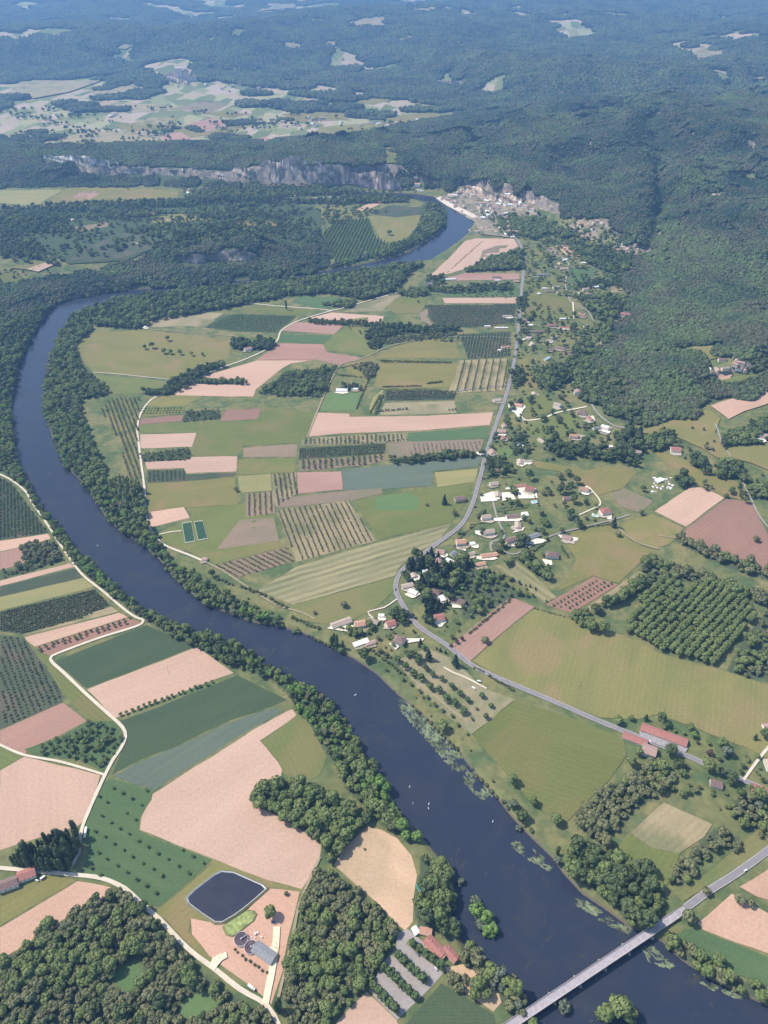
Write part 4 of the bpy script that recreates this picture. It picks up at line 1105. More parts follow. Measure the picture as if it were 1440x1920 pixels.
GARDENS = """905,880 1000,866 1060,880 1090,905 1170,985 1100,1000 1080,1050 1030,1095 960,1058 860,1058 830,1012 870,985 895,930|27|.85|dark*2 oak*2 olive bush*2|villa gardens east of the road
962,560 1080,590 1125,640 1105,700 1060,760 1150,800 1195,840 1100,870 1000,862 915,852 940,790 962,700|20|1.0|dark*3 oak*2 olive*2 bush|gardens along the upper lane
985,455 1070,450 1170,520 1160,550 1080,560 985,560|22|1.0|dark*2 oak*2 olive bush|gardens below the far hamlets
900,400 1000,398 1160,440 1212,480 1160,520 1060,470 940,440|17|.95|dark*2 oak*2 fresh|slopes below the cliff village
905,1062 1010,1100 1030,1130 960,1120 900,1160 850,1200 830,1180 860,1100|15|.6|oak*2 dark bush*2|orchard garden above the ploughed strip
640,1180 740,1160 800,1200 790,1230 700,1250 650,1222|14|.6|dark oak bush*3 olive|gardens by the river landing
1180,1400 1300,1425 1440,1480 1440,1590 1370,1540 1290,1500 1230,1470|15|.75|oak*3 dark olive bush*2|gardens below the main road
1300,1385 1440,1425 1440,1470 1330,1430|18|.6|dark oak bush|garden plots above the main road
1200,820 1300,850 1380,900 1440,930 1440,900 1350,850 1290,790|34|.85|dark*2 oak olive|sloping meadow by the hill lane
600,1240 660,1240 700,1290 800,1370 930,1500 1000,1580 1010,1570 930,1470 840,1350 760,1280 700,1232|17|.5|bush*3 olive|far river bank
290,1020 400,1090 560,1165 590,1200 520,1180 420,1140 330,1080|15|.6|bush*2 oak|strip between track and river
0,400 300,382 600,380 690,400 600,440 300,455 60,500 0,540|38|1.3|dark*3 oak*2|low plateau beyond the river
640,612 860,622 860,640 700,640|16|.7|dark oak|farm in the middle of the valley
0,200 240,200 420,215 700,215 840,232 600,262 300,274 40,262|110|1.5|dark*3 oak|far valley floor
340,362 480,368 620,362 780,362 780,350 600,350 340,348|22|1.1|dark oak olive|far riverside village
780,540 960,535 965,560 830,560 780,575|20|.8|dark oak bush|farms by the straight road"""
def build_tree_list():
    rr = random.Random(5)
    H = np.array([[float(v) for v in r.split('|')[0].split(',')] for r in HOUSES.split('\n')]); hx_, hy_ = at(H[:, 0], H[:, 1])
    for gi, row in enumerate(GARDENS.split('\n')):
        f = row.split('|'); mix = []
        for t in f[3].split():
            a = t.split('*'); mix += [a[0]]*(int(a[1]) if len(a) > 1 else 1)
        X, Y = poly_scatter(f[0], float(f[1]), gi+311)
        for x, y in zip(X, Y):
            if rr.random() < .28 or np.min((hx_-x)**2+(hy_-y)**2) < 9.5**2: continue
            sp = rr.choice(mix); nm = 'shrub' if sp == 'bush' else 'garden_tree'
            desc = {'oak': 'mid green', 'dark': 'dark green', 'fresh': 'bright green', 'olive': 'grey-green', 'bush': 'low round'}[sp]
            s_ = float(f[2])*rr.uniform(.6, 1.3)*(1.3 if sp == 'bush' else 1)
            n_ = 3 if rr.random() < .35 and sp != 'bush' else 1; sprd = 5
            if float(f[1]) > 30:
                if rr.random() < .35: continue
                n_ = rr.choice([1, 2, 7, 12]); sprd = 3.2*n_**.9
            for q in range(n_):
                add_tree(x+rr.gauss(0, sprd*1.6 if sprd > 5 else 3)*(n_ > 1), y+rr.gauss(0, sprd*.8 if sprd > 5 else 3)*(n_ > 1), s_*rr.uniform(.8, 1.1), sp, nm, '%s %s in the %s' % (desc, 'shrub' if sp == 'bush' else 'tree', f[4]), 'shrub' if sp == 'bush' else 'garden tree', f[4]+' '+desc)
    for wi, row in enumerate(WOODS.split('\n')):
        f = row.split('|'); ex = [e for e in (f[5].split(';') if len(f) > 5 and f[5] else [])]
        mix = []
        for t in f[3].split():
            a = t.split('*'); mix += [a[0]]*(int(a[1]) if len(a) > 1 else 1)
        X, Y = poly_scatter(f[0], float(f[1]), wi+11, ex); where = f[4]
        kk = np.array([np.min((hx_-x)**2+(hy_-y)**2) > 10.5**2 for x, y in zip(X, Y)], bool) if len(X) else []
        X, Y = X[kk], Y[kk]
        for x, y in zip(X, Y):
            k = float(vnoise(np.array(x/38.), np.array(y/38.)+wi)); sp = mix[min(len(mix)-1, int((k*.6+rr.random()*.4)*len(mix)))]
            s = float(f[2])*min(1.75, max(.55, math.exp(rr.gauss(.10, .27))))
            nm = 'poplar_tree' if sp in ('poplar', 'plantation') else ('conifer_tree' if sp == 'conifer' else 'broadleaf_tree')
            desc = {'oak': 'mid green', 'dark': 'dark green', 'fresh': 'bright green', 'olive': 'grey-green', 'willow': 'silvery', 'walnut': 'low green', 'poplar': 'tall dark', 'plantation': 'slender green', 'conifer': 'dark pointed', 'plane': 'round green', 'maroon': 'purplish'}[sp]
            add_tree(x, y, s, sp, nm, desc+' tree in the '+where, {'poplar_tree': 'poplar', 'conifer_tree': 'conifer'}.get(nm, 'tree'), where+' '+desc)
    ntree = 0
    for oi, row in enumerate(ORCH.split('\n')):
        f = row.split('|')
        if f[-1] == 'x': continue
        if f[0] == 'L':
            a = wpoly(f[1]+' '+f[2]); L = math.hypot(*(a[1]-a[0])); n = max(2, int(L/float(f[4])))
            P_ = [a[0]+(a[1]-a[0])*(i+.5)/n for i in range(n)]; sp = f[5]; sz = float(f[6]); where = f[7]; jit = .18
        else:
            w = wpoly(f[1]); a = wpoly(f[2]+' '+f[3]); d = a[1]-a[0]; d /= math.hypot(*d); nn = np.array([-d[1], d[0]])
            rs, ts = float(f[4]), float(f[5]); sp = f[6]; sz = float(f[7]); where = f[8]; c = w.mean(0); P_ = []; jit = .12
            ext = max(np.ptp(w[:, 0]), np.ptp(w[:, 1]))
            for i in range(-int(ext/rs)-1, int(ext/rs)+2):
                for j in range(-int(ext/ts)-1, int(ext/ts)+2):
                    P_.append(c+nn*i*rs+d*(j+(.5 if f[0] == 'G' and i % 2 else 0))*ts)
            P_ = np.array(P_); P_ = P_[inside(P_[:, 0], P_[:, 1], w)]
        hedge = sp in ('bush', 'broom'); 
        for p in P_:
            if rr.random() < .035: continue
            x = p[0]+rr.uniform(-1, 1)*jit*6; y = p[1]+rr.uniform(-1, 1)*jit*6
            nm = 'shrub' if hedge else ('poplar_tree' if sp in ('plantation',) else ('conifer_tree' if sp == 'conifer' else 'orchard_tree'))
            if sp in ('oak', 'olive', 'maroon'): nm = 'broadleaf_tree'
            cat = {'shrub': 'shrub', 'poplar_tree': 'poplar', 'conifer_tree': 'conifer', 'orchard_tree': 'orchard tree', 'broadleaf_tree': 'tree'}[nm]
            lab = ('small round ' if sp in ('walnut', 'young') else '')+{'shrub': 'shrub', 'poplar_tree': 'slender tree', 'conifer_tree': 'small dark conifer', 'orchard_tree': 'fruit tree', 'broadleaf_tree': 'tree'}[nm]+', one of the '+where
            if nm == 'orchard_tree' and sp not in ('walnut', 'young'): lab = 'tree, one of the '+where
            add_tree(x, y, sz*rr.uniform(.82, 1.16), sp, nm, lab, cat, where)
    for row in LONE.split('\n'):
        a, lab, cat = row.split('|'); xy, s, sp = a.split(); px, py = map(float, xy.split(','))
        x, y, z = A(px, py+3)
        nm = {'willow': 'willow_tree', 'conifer': 'conifer_tree', 'cypress': 'cypress_tree', 'poplar': 'poplar_tree', 'shrub': 'shrub'}.get(cat, 'broadleaf_tree')
        add_tree(x, y, float(s)*1.3, sp, nm, lab, cat, None, True)
    order = lambda n: ['first', 'second', 'third', 'fourth', 'fifth', 'sixth', 'seventh', 'eighth', 'ninth', 'tenth', 'eleventh', 'twelfth', 'thirteenth', 'fourteenth', 'fifteenth'][n]
    for i, t in enumerate(PARKT.split(';')):
        xy, s = t.split(); px, py = map(float, xy.split(',')); x, y, z = A(px, py+4)
        row, k = ('river-side', i) if i < 9 else ('road-side', i-9)
        add_tree(x, y, float(s)*1.22, 'plane', 'broadleaf_tree', 'big round park tree, %s from the top of the %s row' % (order(k), row), 'tree', 'big round trees of the riverside park', True)
    for i, t in enumerate(PARKS.split(';')):
        xy, s = t.split(); px, py = map(float, xy.split(',')); x, y, z = A(px, py+4)
        big = i in (10, 11, 12)
        if i < 8: lab = 'small brownish tree, %s from the top of the row between path and river' % order(i)
        else: lab = ['pale small tree near the end of the big park rows', 'brownish small tree beside the last big park trees', 'topmost round tree at the roadside end of the park', 'middle round tree at the roadside end of the park', 'lowest round tree at the roadside end of the park', 'small fresh green tree at the park corner by the meadow', 'small tree at the top of the bank below the park'][i-8]
        add_tree(x, y, float(s)*(1.15 if not big else .9), 'plane' if big else 'walnut', 'broadleaf_tree', lab, 'tree', 'small trees of the riverside park' if i < 8 else None, True)
    for r, s in enumerate(CARP.split(';')):
        w = wpoly(s); L = math.hypot(*(w[1]-w[0])); n = int(L/7.2)
        for i in range(n):
            p = w[0]+(w[1]-w[0])*(i+.5)/n
            add_tree(p[0]+rr.uniform(-.3, .3), p[1]+rr.uniform(-.3, .3), rr.uniform(1.05, 1.25), 'plane', 'broadleaf_tree', 'round car park tree, %s from the top in the %s row from the restaurant' % (order(min(i, 14)), order(r)), 'tree', 'rows of trees in the car park', True)
def build_trees():
    build_tree_list()
    for t in TREES: t['px'] = scl_of(t['x'], t['y'])*t['s']*SPEC[t['sp']][1]*2
    vis = lambda t: (lambda q: -20 < q[0] < 1460 and q[1] < 1935)(proj(t['x'], t['y'], 5))
    by = {}
    for t in TREES: by.setdefault(t['cat'], []).append(t)
    rest = []; made = {}
    for cat, L in by.items():
        V = [t for t in L if vis(t)]; Hd = [t for t in L if not vis(t)]
        V.sort(key=lambda t: (not t['single'], -t['px']))
        lim = 290 if len(V) > 300 else 10**6
        for t in V[:lim]: make_tree(t)
        rest += V[lim:]
        rest += Hd
    print('TREES', {c: len(l) for c, l in by.items()}, 'rest', len(rest))
    groups = {'woodland': [], 'orchard_rows': [], 'undergrowth': []}
    for t in rest: groups['orchard_rows' if t['cat'] == 'orchard tree' else ('undergrowth' if t['cat'] == 'shrub' else 'woodland')].append(t)
    lab = {'woodland': ('trees of the riverside belts and woods too many to count', 'woodland'), 'orchard_rows': ('distant rows of small fruit and nut trees in the valley fields', 'orchard'),
           'undergrowth': ('low shrubs and hedge growth along the fields and river banks', 'undergrowth')}
    for g, L in groups.items():
        if not L: continue
        sps = sorted({t['sp'] for t in L}); protos = []; idx = {}
        for sp in sps:
            species(sp); idx[sp] = (len(protos), len(WHOLE[sp])); protos += WHOLE[sp]
        rr = random.Random(9)
        P_ = [(t['x'], t['y'], float(hgt(t['x'], t['y']))-.15) for t in L]
        I = [idx[t['sp']][0]+rr.randrange(idx[t['sp']][1]) for t in L]
        S = [(t['s'], t['s'], t['s']*rr.uniform(.88, 1.12)) for t in L]; Rz = [(0, 0, rr.uniform(0, 6.28)) for t in L]
        o = scatter(g, P_, I, S, Rz, protos); o['kind'] = 'stuff'; tag(o, lab[g][0], lab[g][1])
TC = [0]
def make_tree(t):
    species(t['sp']); rr = random.Random(TC[0]*3+1); TC[0] += 1
    k = rr.randrange(len(CROWN[t['sp']])); z = float(hgt(t['x'], t['y']))-.1
    zs = t['s']*rr.uniform(.9, 1.1); sc = (t['s'], t['s'], zs); rz = rr.uniform(0, 6.28)
    if t['px'] > (13 if not t['single'] else 8) and t['cat'] != 'shrub':
        o = empty(t['name'], (t['x'], t['y'], z), rz); o.scale = sc
        mobj('crown', CROWN[t['sp']][k], parent=o); mobj('trunk', TRUNK[t['sp']][k], parent=o)
    else:
        o = mobj(t['name'], WHOLE[t['sp']][k], (t['x'], t['y'], z), rz); o.scale = sc
    tag(o, t['label'], t['cat'], t['group'])
def scatter(name, P_, I, S, Rz, protos):
    """one object that grows a plant from `protos` on each of its points"""
    me = bpy.data.meshes.new(name); me.vertices.add(len(P_)); me.vertices.foreach_set('co', np.array(P_, np.float32).ravel())
    a = me.attributes.new('pick', 'INT', 'POINT'); a.data.foreach_set('value', np.array(I, np.int32))
    a = me.attributes.new('size', 'FLOAT_VECTOR', 'POINT'); a.data.foreach_set('vector', np.array(S, np.float32).ravel())
    a = me.attributes.new('turn', 'FLOAT_VECTOR', 'POINT'); a.data.foreach_set('vector', np.array(Rz, np.float32).ravel())
    o = mobj(name, me); c = bpy.data.collections.new(name+'_kinds')
    for i, m in enumerate(protos):
        q = bpy.data.objects.new('%s_kind_%03d' % (name, i), m); c.objects.link(q)
    ng = bpy.data.node_groups.new(name, 'GeometryNodeTree')
    ng.interface.new_socket('Geometry', in_out='INPUT', socket_type='NodeSocketGeometry'); ng.interface.new_socket('Geometry', in_out='OUTPUT', socket_type='NodeSocketGeometry')
    gi = ng.nodes.new('NodeGroupInput'); go = ng.nodes.new('NodeGroupOutput'); ip = ng.nodes.new('GeometryNodeInstanceOnPoints')
    ci = ng.nodes.new('GeometryNodeCollectionInfo'); ci.inputs['Collection'].default_value = c
    ci.inputs['Separate Children'].default_value = True; ci.inputs['Reset Children'].default_value = True
    def attr(nm, ty):
        n = ng.nodes.new('GeometryNodeInputNamedAttribute'); n.data_type = ty; n.inputs[0].default_value = nm
        return [s for s in n.outputs if s.enabled][0]
    L = ng.links.new
    L(gi.outputs[0], ip.inputs['Points']); L(ci.outputs[0], ip.inputs['Instance']); ip.inputs['Pick Instance'].default_value = True
    L(attr('pick', 'INT'), ip.inputs['Instance Index']); L(attr('size', 'FLOAT_VECTOR'), ip.inputs['Scale'])
    e2r = ng.nodes.new('FunctionNodeEulerToRotation'); L(attr('turn', 'FLOAT_VECTOR'), e2r.inputs[0]); L(e2r.outputs[0], ip.inputs['Rotation'])
    L(ip.outputs[0], go.inputs[0])
    md = o.modifiers.new('scatter', 'NODES'); md.node_group = ng
    return o
# ------------------------------------------------------------------ hill forest: canopy patches
CLIFF_LINES = []
FOREST = pts("-200,352 -40,352 340,347 400,352 480,362 600,357 690,352 740,350 800,352 850,342 862,336 900,332 960,345 1010,378 1040,395 1068,405 1110,415 1150,438 1165,452 1212,452 1232,470 1222,482 1180,488 1188,505 1160,530 1185,560 1165,605 1140,645 1098,688 1090,718 1130,762 1175,798 1240,786 1300,772 1335,756 1390,738 1500,712 1500,-200 -200,-200")
FOREST2 = pts("-200,640 0,602 60,588 104,572 222,545 400,531 480,522 560,513 600,503 612,478 600,440 560,432 450,446 410,452 300,472 280,486 200,505 100,520 0,540 -200,545")
VALLEY = pts("-200,262 0,262 75,279 260,273 450,273 560,263 720,247 830,236 870,214 850,200 760,186 700,176 600,168 500,166 420,152 300,150 250,146 120,148 0,158 -200,160")
def forest_mask(x, y, h):
    px, py = proj(x, y, h)
    m = inside(px, py, FOREST) & ~inside(px, py, VALLEY)
    m |= inside(px, py, FOREST2) & (y < 3100)
    # far side of the spur
    m |= (h > 14) & (y > 3000) & (y < 4600) & (px < 1200)
    vm = inside(px, py, VALLEY) & (y > 3900)
    m |= vm & (fbm(x/260+4, y/180, 3) > .66)
    # a scattering of glades far off
    far = (y > 5200) & ~inside(px, py, VALLEY); m &= ~(far & (fbm(x/330+9, y/420+4, 3) > .635))
    return m
def field_mask(x, y, h):
    px, py = proj(x, y, h); m = np.zeros(np.shape(x), bool)
    for row in FIELDS.split('\n'):
        p = pts(row.split('|')[1])
        if p[:, 1].mean() < 960: m |= inside(px, py, p)
    for (cx, cy, rx_, ry_) in HOLES: m |= ((px-cx)/rx_)**2+((py-cy)/ry_)**2 < 1
    return m
HOLES = [(1370, 690, 44, 26), (1172, 592, 18, 12), (1345, 365, 14, 7), (1412, 328, 14, 10), (1395, 270, 18, 6), (1105, 432, 40, 18), (1185, 468, 34, 14), (1430, 822, 30, 18),
         (935, 392, 62, 26), (330, 140, 42, 20), (883, 352, 26, 10), (1165, 734, 14, 6), (1240, 660, 16, 9), (728, 280, 14, 5), (788, 348, 14, 9)]
def canopy_patch(seed, cr, n, cell):
    rr = random.Random(seed); V = []; F = []; cols = []
    bm = bmesh.new(); bmesh.ops.create_icosphere(bm, subdivisions=2, radius=1)
    base = [v.co.copy() for v in bm.verts]; bf = [tuple(w.index for w in f.verts) for f in bm.faces]; bm.free()
    k = 0; R_ = cell*.62
    for i in range(-n, n+1):
        for j in range(-n, n+1):
            x = (i+(.5 if j % 2 else 0))*cr*1.55+rr.uniform(-.35, .35)*cr; y = j*cr*1.35+rr.uniform(-.35, .35)*cr
            if x*x+y*y > R_*R_*rr.uniform(.75, 1.2): continue
            r = cr*rr.uniform(.75, 1.2); z = rr.uniform(-1.4, 2.4)*cr/5; b = len(V); sd = rr.random()*90
            for v in base:
                q = 1+.42*mnoise.noise(v*2.1+Vector((sd, 0, sd)))
                V.append((x+v.x*r*q, y+v.y*r*q, z+4.5*cr/5+v.z*r*.95*q))
            F += [tuple(b+t for t in f) for f in bf]; c = rr.random(); cols += [c]*len(base)
    me = mesh_from('canopy', V, F, canopy_material())
    a = me.attributes.new('tone', 'FLOAT', 'POINT'); a.data.foreach_set('value', np.array(cols, np.float32)); return me
def canopy_material():
    if 'canopy' in MATS: return MATS['canopy']
    m, nt, b = new_mat('canopy')
    geo = N(nt, 'ShaderNodeNewGeometry')
    big = noise_fac(nt, 1/300, .42, .58, 4, geo.outputs['Position'], .8); mid = noise_fac(nt, 1/70, .40, .64, 3, geo.outputs['Position'], .4)
    t = N(nt, 'ShaderNodeAttribute', attribute_name='tone')
    col = mixc(nt, big, (.040, .066, .038), (.104, .142, .054)); col = mixc(nt, mid, col, (.094, .096, .056))
    k = N(nt, 'ShaderNodeMapRange'); k.inputs[3].default_value = .58; k.inputs[4].default_value = 1.18; nt.links.new(t.outputs['Fac'], k.inputs[0])
    s = N(nt, 'ShaderNodeVectorMath', operation='SCALE'); nt.links.new(col, s.inputs[0]); nt.links.new(k.outputs[0], s.inputs['Scale'])
    nt.links.new(s.outputs[0], b.inputs['Base Color']); b.inputs['Roughness'].default_value = .8; MATS['canopy'] = m; return m
def build_forest():
    protos = [canopy_patch(i, 4.6, 8, 46) for i in range(6)] + [canopy_patch(40+i, 9.5, 7, 92) for i in range(4)]
    rr = np.random.RandomState(3); P_ = []; I = []; S = []; Rz = []
    def layer(x0, x1, y0, y1, step, lo, hi):
        gx, gy = np.meshgrid(np.arange(x0, x1, step), np.arange(y0, y1, step))
        gx = gx+(rr.rand(*gx.shape)-.5)*step*.5; gy = gy+(rr.rand(*gy.shape)-.5)*step*.5
        gx = gx.ravel(); gy = gy.ravel(); k = np.abs(gx) < .80*zc_row(gy); gx, gy = gx[k], gy[k]
        h = hgt(gx, gy); m = forest_mask(gx, gy, h) & ~field_mask(gx, gy, h)
        # steep rock stays bare
        e = 9.0; sl = np.hypot(hgt(gx+e, gy)-hgt(gx-e, gy), hgt(gx, gy+e)-hgt(gx, gy-e))/(2*e)
        m &= (sl < 2.2) | (gy > 4800)
        for cl_ in CLIFF_LINES:
            w_ = wpoly(cl_); bx = (gx > w_[:, 0].min()-60) & (gx < w_[:, 0].max()+60) & (gy > w_[:, 1].min()-60) & (gy < w_[:, 1].max()+60)
            if bx.any():
                dd = np.full(gx.shape, 1e9); dd[bx] = seg_dist(gx[bx], gy[bx], w_, False); m &= dd > 34
        dr = seg_dist(gx, gy, RIVER); ri = inside(gx, gy, RIVER); m &= ~(ri | (dr < 10)) | (gy > 4300)
        gx, gy, h = gx[m], gy[m], h[m]
        nx = -(hgt(gx+step*.4, gy)-hgt(gx-step*.4, gy))/(step*.8); ny = -(hgt(gx, gy+step*.4)-hgt(gx, gy-step*.4))/(step*.8)
        for a, b, c, n1, n2 in zip(gx, gy, h, nx, ny):
            q = Vector((n1, n2, 1)).normalized(); e_ = (Matrix.Rotation(rr.rand()*6.28, 3, 'Z')); mt = q.to_track_quat('Z', 'Y').to_matrix() @ e_
            P_.append((a, b, c)); I.append(rr.randint(lo, hi)); Rz.append(tuple(mt.to_euler())); s = rr.uniform(.95, 1.25); S.append((s, s, s*rr.uniform(.9, 1.15)))
        print('canopy', len(gx))
    layer(-2400, 4300, 900, 4700, 36, 0, 6)
    layer(-7000, 9000, 4700, 11500, 76, 6, 10)
    layer(-12500, 14500, 11500, 18500, 110, 6, 10)
    o = scatter('forest', P_, I, S, Rz, protos); o['kind'] = 'stuff'
    tag(o, 'continuous dark green forest covering the hills behind the valley', 'forest')
# ------------------------------------------------------------------ houses
ROOF = {'R': ((.37, .165, .135), 'red'), 'O': ((.50, .285, .195), 'orange'), 'P': ((.44, .29, .245), 'pink'), 'B': ((.23, .155, .135), 'brown'),
        'T': ((.45, .355, .285), 'tan'), 'G': ((.25, .25, .26), 'grey'), 'W': ((.78, .77, .74), 'white'), 'L': ((.30, .42, .46), 'light blue'), 'D': ((.12, .10, .09), 'dark')}
WALL = {'w': ((.80, .76, .68), 'white'), 'c': ((.70, .57, .43), 'cream'), 's': ((.50, .41, .31), 'stone'), 'b': ((.30, .24, .19), 'brown')}
def roof_mat(k):
    key = 'roof_'+k
    if key in MATS: return MATS[key]
    c = ROOF[k][0]; m, nt, b = new_mat(key)
    tc = N(nt, 'ShaderNodeTexCoord'); oi = N(nt, 'ShaderNodeObjectInfo')
    w = N(nt, 'ShaderNodeTexWave', bands_direction='X'); w.inputs['Scale'].default_value = 1.6; w.inputs['Distortion'].default_value = 1.2; nt.links.new(tc.outputs['Object'], w.inputs['Vector'])
    f = noise_fac(nt, .55, .3, .7, 5)
    col = mixc(nt, f, tuple(v*.78 for v in c), tuple(min(.9, v*1.16) for v in c))
    col = mixc(nt, mul(nt, w.outputs['Fac'], .18), col, tuple(v*.55 for v in c))
    hs = N(nt, 'ShaderNodeMapRange'); hs.inputs[3].default_value = .86; hs.inputs[4].default_value = 1.14; nt.links.new(oi.outputs['Random'], hs.inputs[0])
    s = N(nt, 'ShaderNodeVectorMath', operation='SCALE'); nt.links.new(col, s.inputs[0]); nt.links.new(hs.outputs[0], s.inputs['Scale'])
    nt.links.new(s.outputs[0], b.inputs['Base Color']); b.inputs['Roughness'].default_value = .85; MATS[key] = m; return m
def mul(nt, a, v):
    n = N(nt, 'ShaderNodeMath', operation='MULTIPLY'); nt.links.new(a, n.inputs[0]); n.inputs[1].default_value = v; return n.outputs[0]
def wall_mat(k): return plain('wall_'+k, WALL[k][0], .9, .10, .5)
HM = {}
def house_meshes(L, Wd, roof, wall, hip, storeys, flat=False):
    L = round(L*2)/2; Wd = round(Wd*2)/2; key = (L, Wd, roof, wall, hip, storeys, flat)
    if key in HM: return HM[key]
    h = 2.9*storeys+.2; a, b = L/2, Wd/2; mb = MB()
    rise = min(3.2, Wd*.24) if not flat else .35
    mb.face([(-a, -b, -1.2), (a, -b, -1.2), (a, -b, h), (-a, -b, h)]); mb.face([(a, b, -1.2), (-a, b, -1.2), (-a, b, h), (a, b, h)])
    if hip or flat:
        mb.face([(a, -b, -1.2), (a, b, -1.2), (a, b, h), (a, -b, h)]); mb.face([(-a, b, -1.2), (-a, -b, -1.2), (-a, -b, h), (-a, b, h)]); mb.face([(-a, -b, h), (a, -b, h), (a, b, h), (-a, b, h)])
    else:
        mb.face([(a, -b, -1.2), (a, b, -1.2), (a, b, h), (a, 0, h+rise), (a, -b, h)]); mb.face([(-a, b, -1.2), (-a, -b, -1.2), (-a, -b, h), (-a, 0, h+rise), (-a, b, h)])
    wm = mb.mesh('wall', wall_mat(wall)); r = MB(); o = .45; t = .22
    if flat:
        r.box(-a-.15, a+.15, -b-.15, b+.15, h+.02, h+rise)
    else:
        A_, B_ = a+o, b+o; rz = h+rise+.05; ez = h-o*rise/b+.05; g = (a-b*.9 if a > b else a*.1) if hip else A_
        for dz in (t, 0):
            q = [(-A_, -B_, ez+dz), (A_, -B_, ez+dz), (A_, B_, ez+dz), (-A_, B_, ez+dz), (-g, 0, rz+dz), (g, 0, rz+dz)]
            if dz:
                r.face([q[0], q[1], q[5], q[4]]); r.face([q[2], q[3], q[4], q[5]])
                if hip: r.face([q[1], q[2], q[5]]); r.face([q[3], q[0], q[4]])
                top = q
            else:
                r.face([q[1], q[0], q[4], q[5]]); r.face([q[3], q[2], q[5], q[4]])
                if hip: r.face([q[2], q[1], q[5]]); r.face([q[0], q[3], q[4]])
                for i, j in (((0, 1), (1, 2), (2, 3), (3, 0)) if hip else ((0, 1), (2, 3), (1, 5), (5, 2), (3, 4), (4, 0))): r.face([q[i], q[j], top[j], top[i]])
    rm = r.mesh('roof', roof_mat(roof)); c = MB()
    c.box(-.45, .45, -.35, .35, -.9, 1.1); c.box(-.58, .58, -.48, .48, 1.103, 1.28); cm = c.mesh('chimney', plain('chimney', (.45, .36, .28)))
    wi = MB(); wi.box(-.5, .5, -.06, 0, 0, 1.2); wim = wi.mesh('window', plain('window_dark', (.05, .055, .06), .3, .1))
    d = MB(); d.box(-.5, .5, -.06, 0, 0, 2.1); dm = d.mesh('door', plain('door_wood', (.16, .10, .07)))
    HM[key] = (wm, rm, cm, wim, dm, h, rise); return HM[key]
HC = [0]
def house(px, py, L, Wd, ang, roof, wall, label, cat='house', storeys=1, hip=False, flat=False, detail=None, xyz=None, group=None, name='house', face=True):
    """ang: direction of the ridge as it looks on the photograph, degrees clockwise from level"""
    HC[0] += 1; rr = random.Random(HC[0])
    x, y, z = xyz if xyz else A(px, py)
    qx, qy = at(px+8*math.cos(R(ang)), py+8*math.sin(R(ang))) if not xyz else (x+math.cos(R(-ang)), y+math.sin(R(-ang)))
    rz = math.atan2(float(np.ravel(qy)[0])-y, float(np.ravel(qx)[0])-x)
    while rz > math.pi/2: rz -= math.pi
    while rz < -math.pi/2: rz += math.pi
    wm, rm, cm, wim, dm, h, rise = house_meshes(L, Wd, roof, wall, hip, storeys, flat)
    o = empty(name, (x, y, z), rz); mobj('wall', wm, parent=o); r = mobj('roof', rm, parent=o)
    if not flat and cat in ('house', 'farmhouse', 'villa'):
        mobj('chimney', cm, (L*.27*(1 if rr.random() < .5 else -1), Wd*.12, h+rise*.72), parent=r)
    px_m = scl_of(x, y)
    if detail is None: detail = px_m > .95
    if detail and cat in ('house', 'villa', 'farmhouse', 'restaurant'):
        n = max(2, int(L/4.5)); di = rr.randrange(n)
        for st in range(storeys):
            for i in range(n):
                X = -L/2+L*(i+.5)/n
                if i == di and st == 0: mobj('door', dm, (X, -Wd/2-.003, 0), parent=o)
                else: mobj('window', wim, (X, -Wd/2-.003, .95+2.9*st), parent=o)
    tag(o, label, cat, group); return o
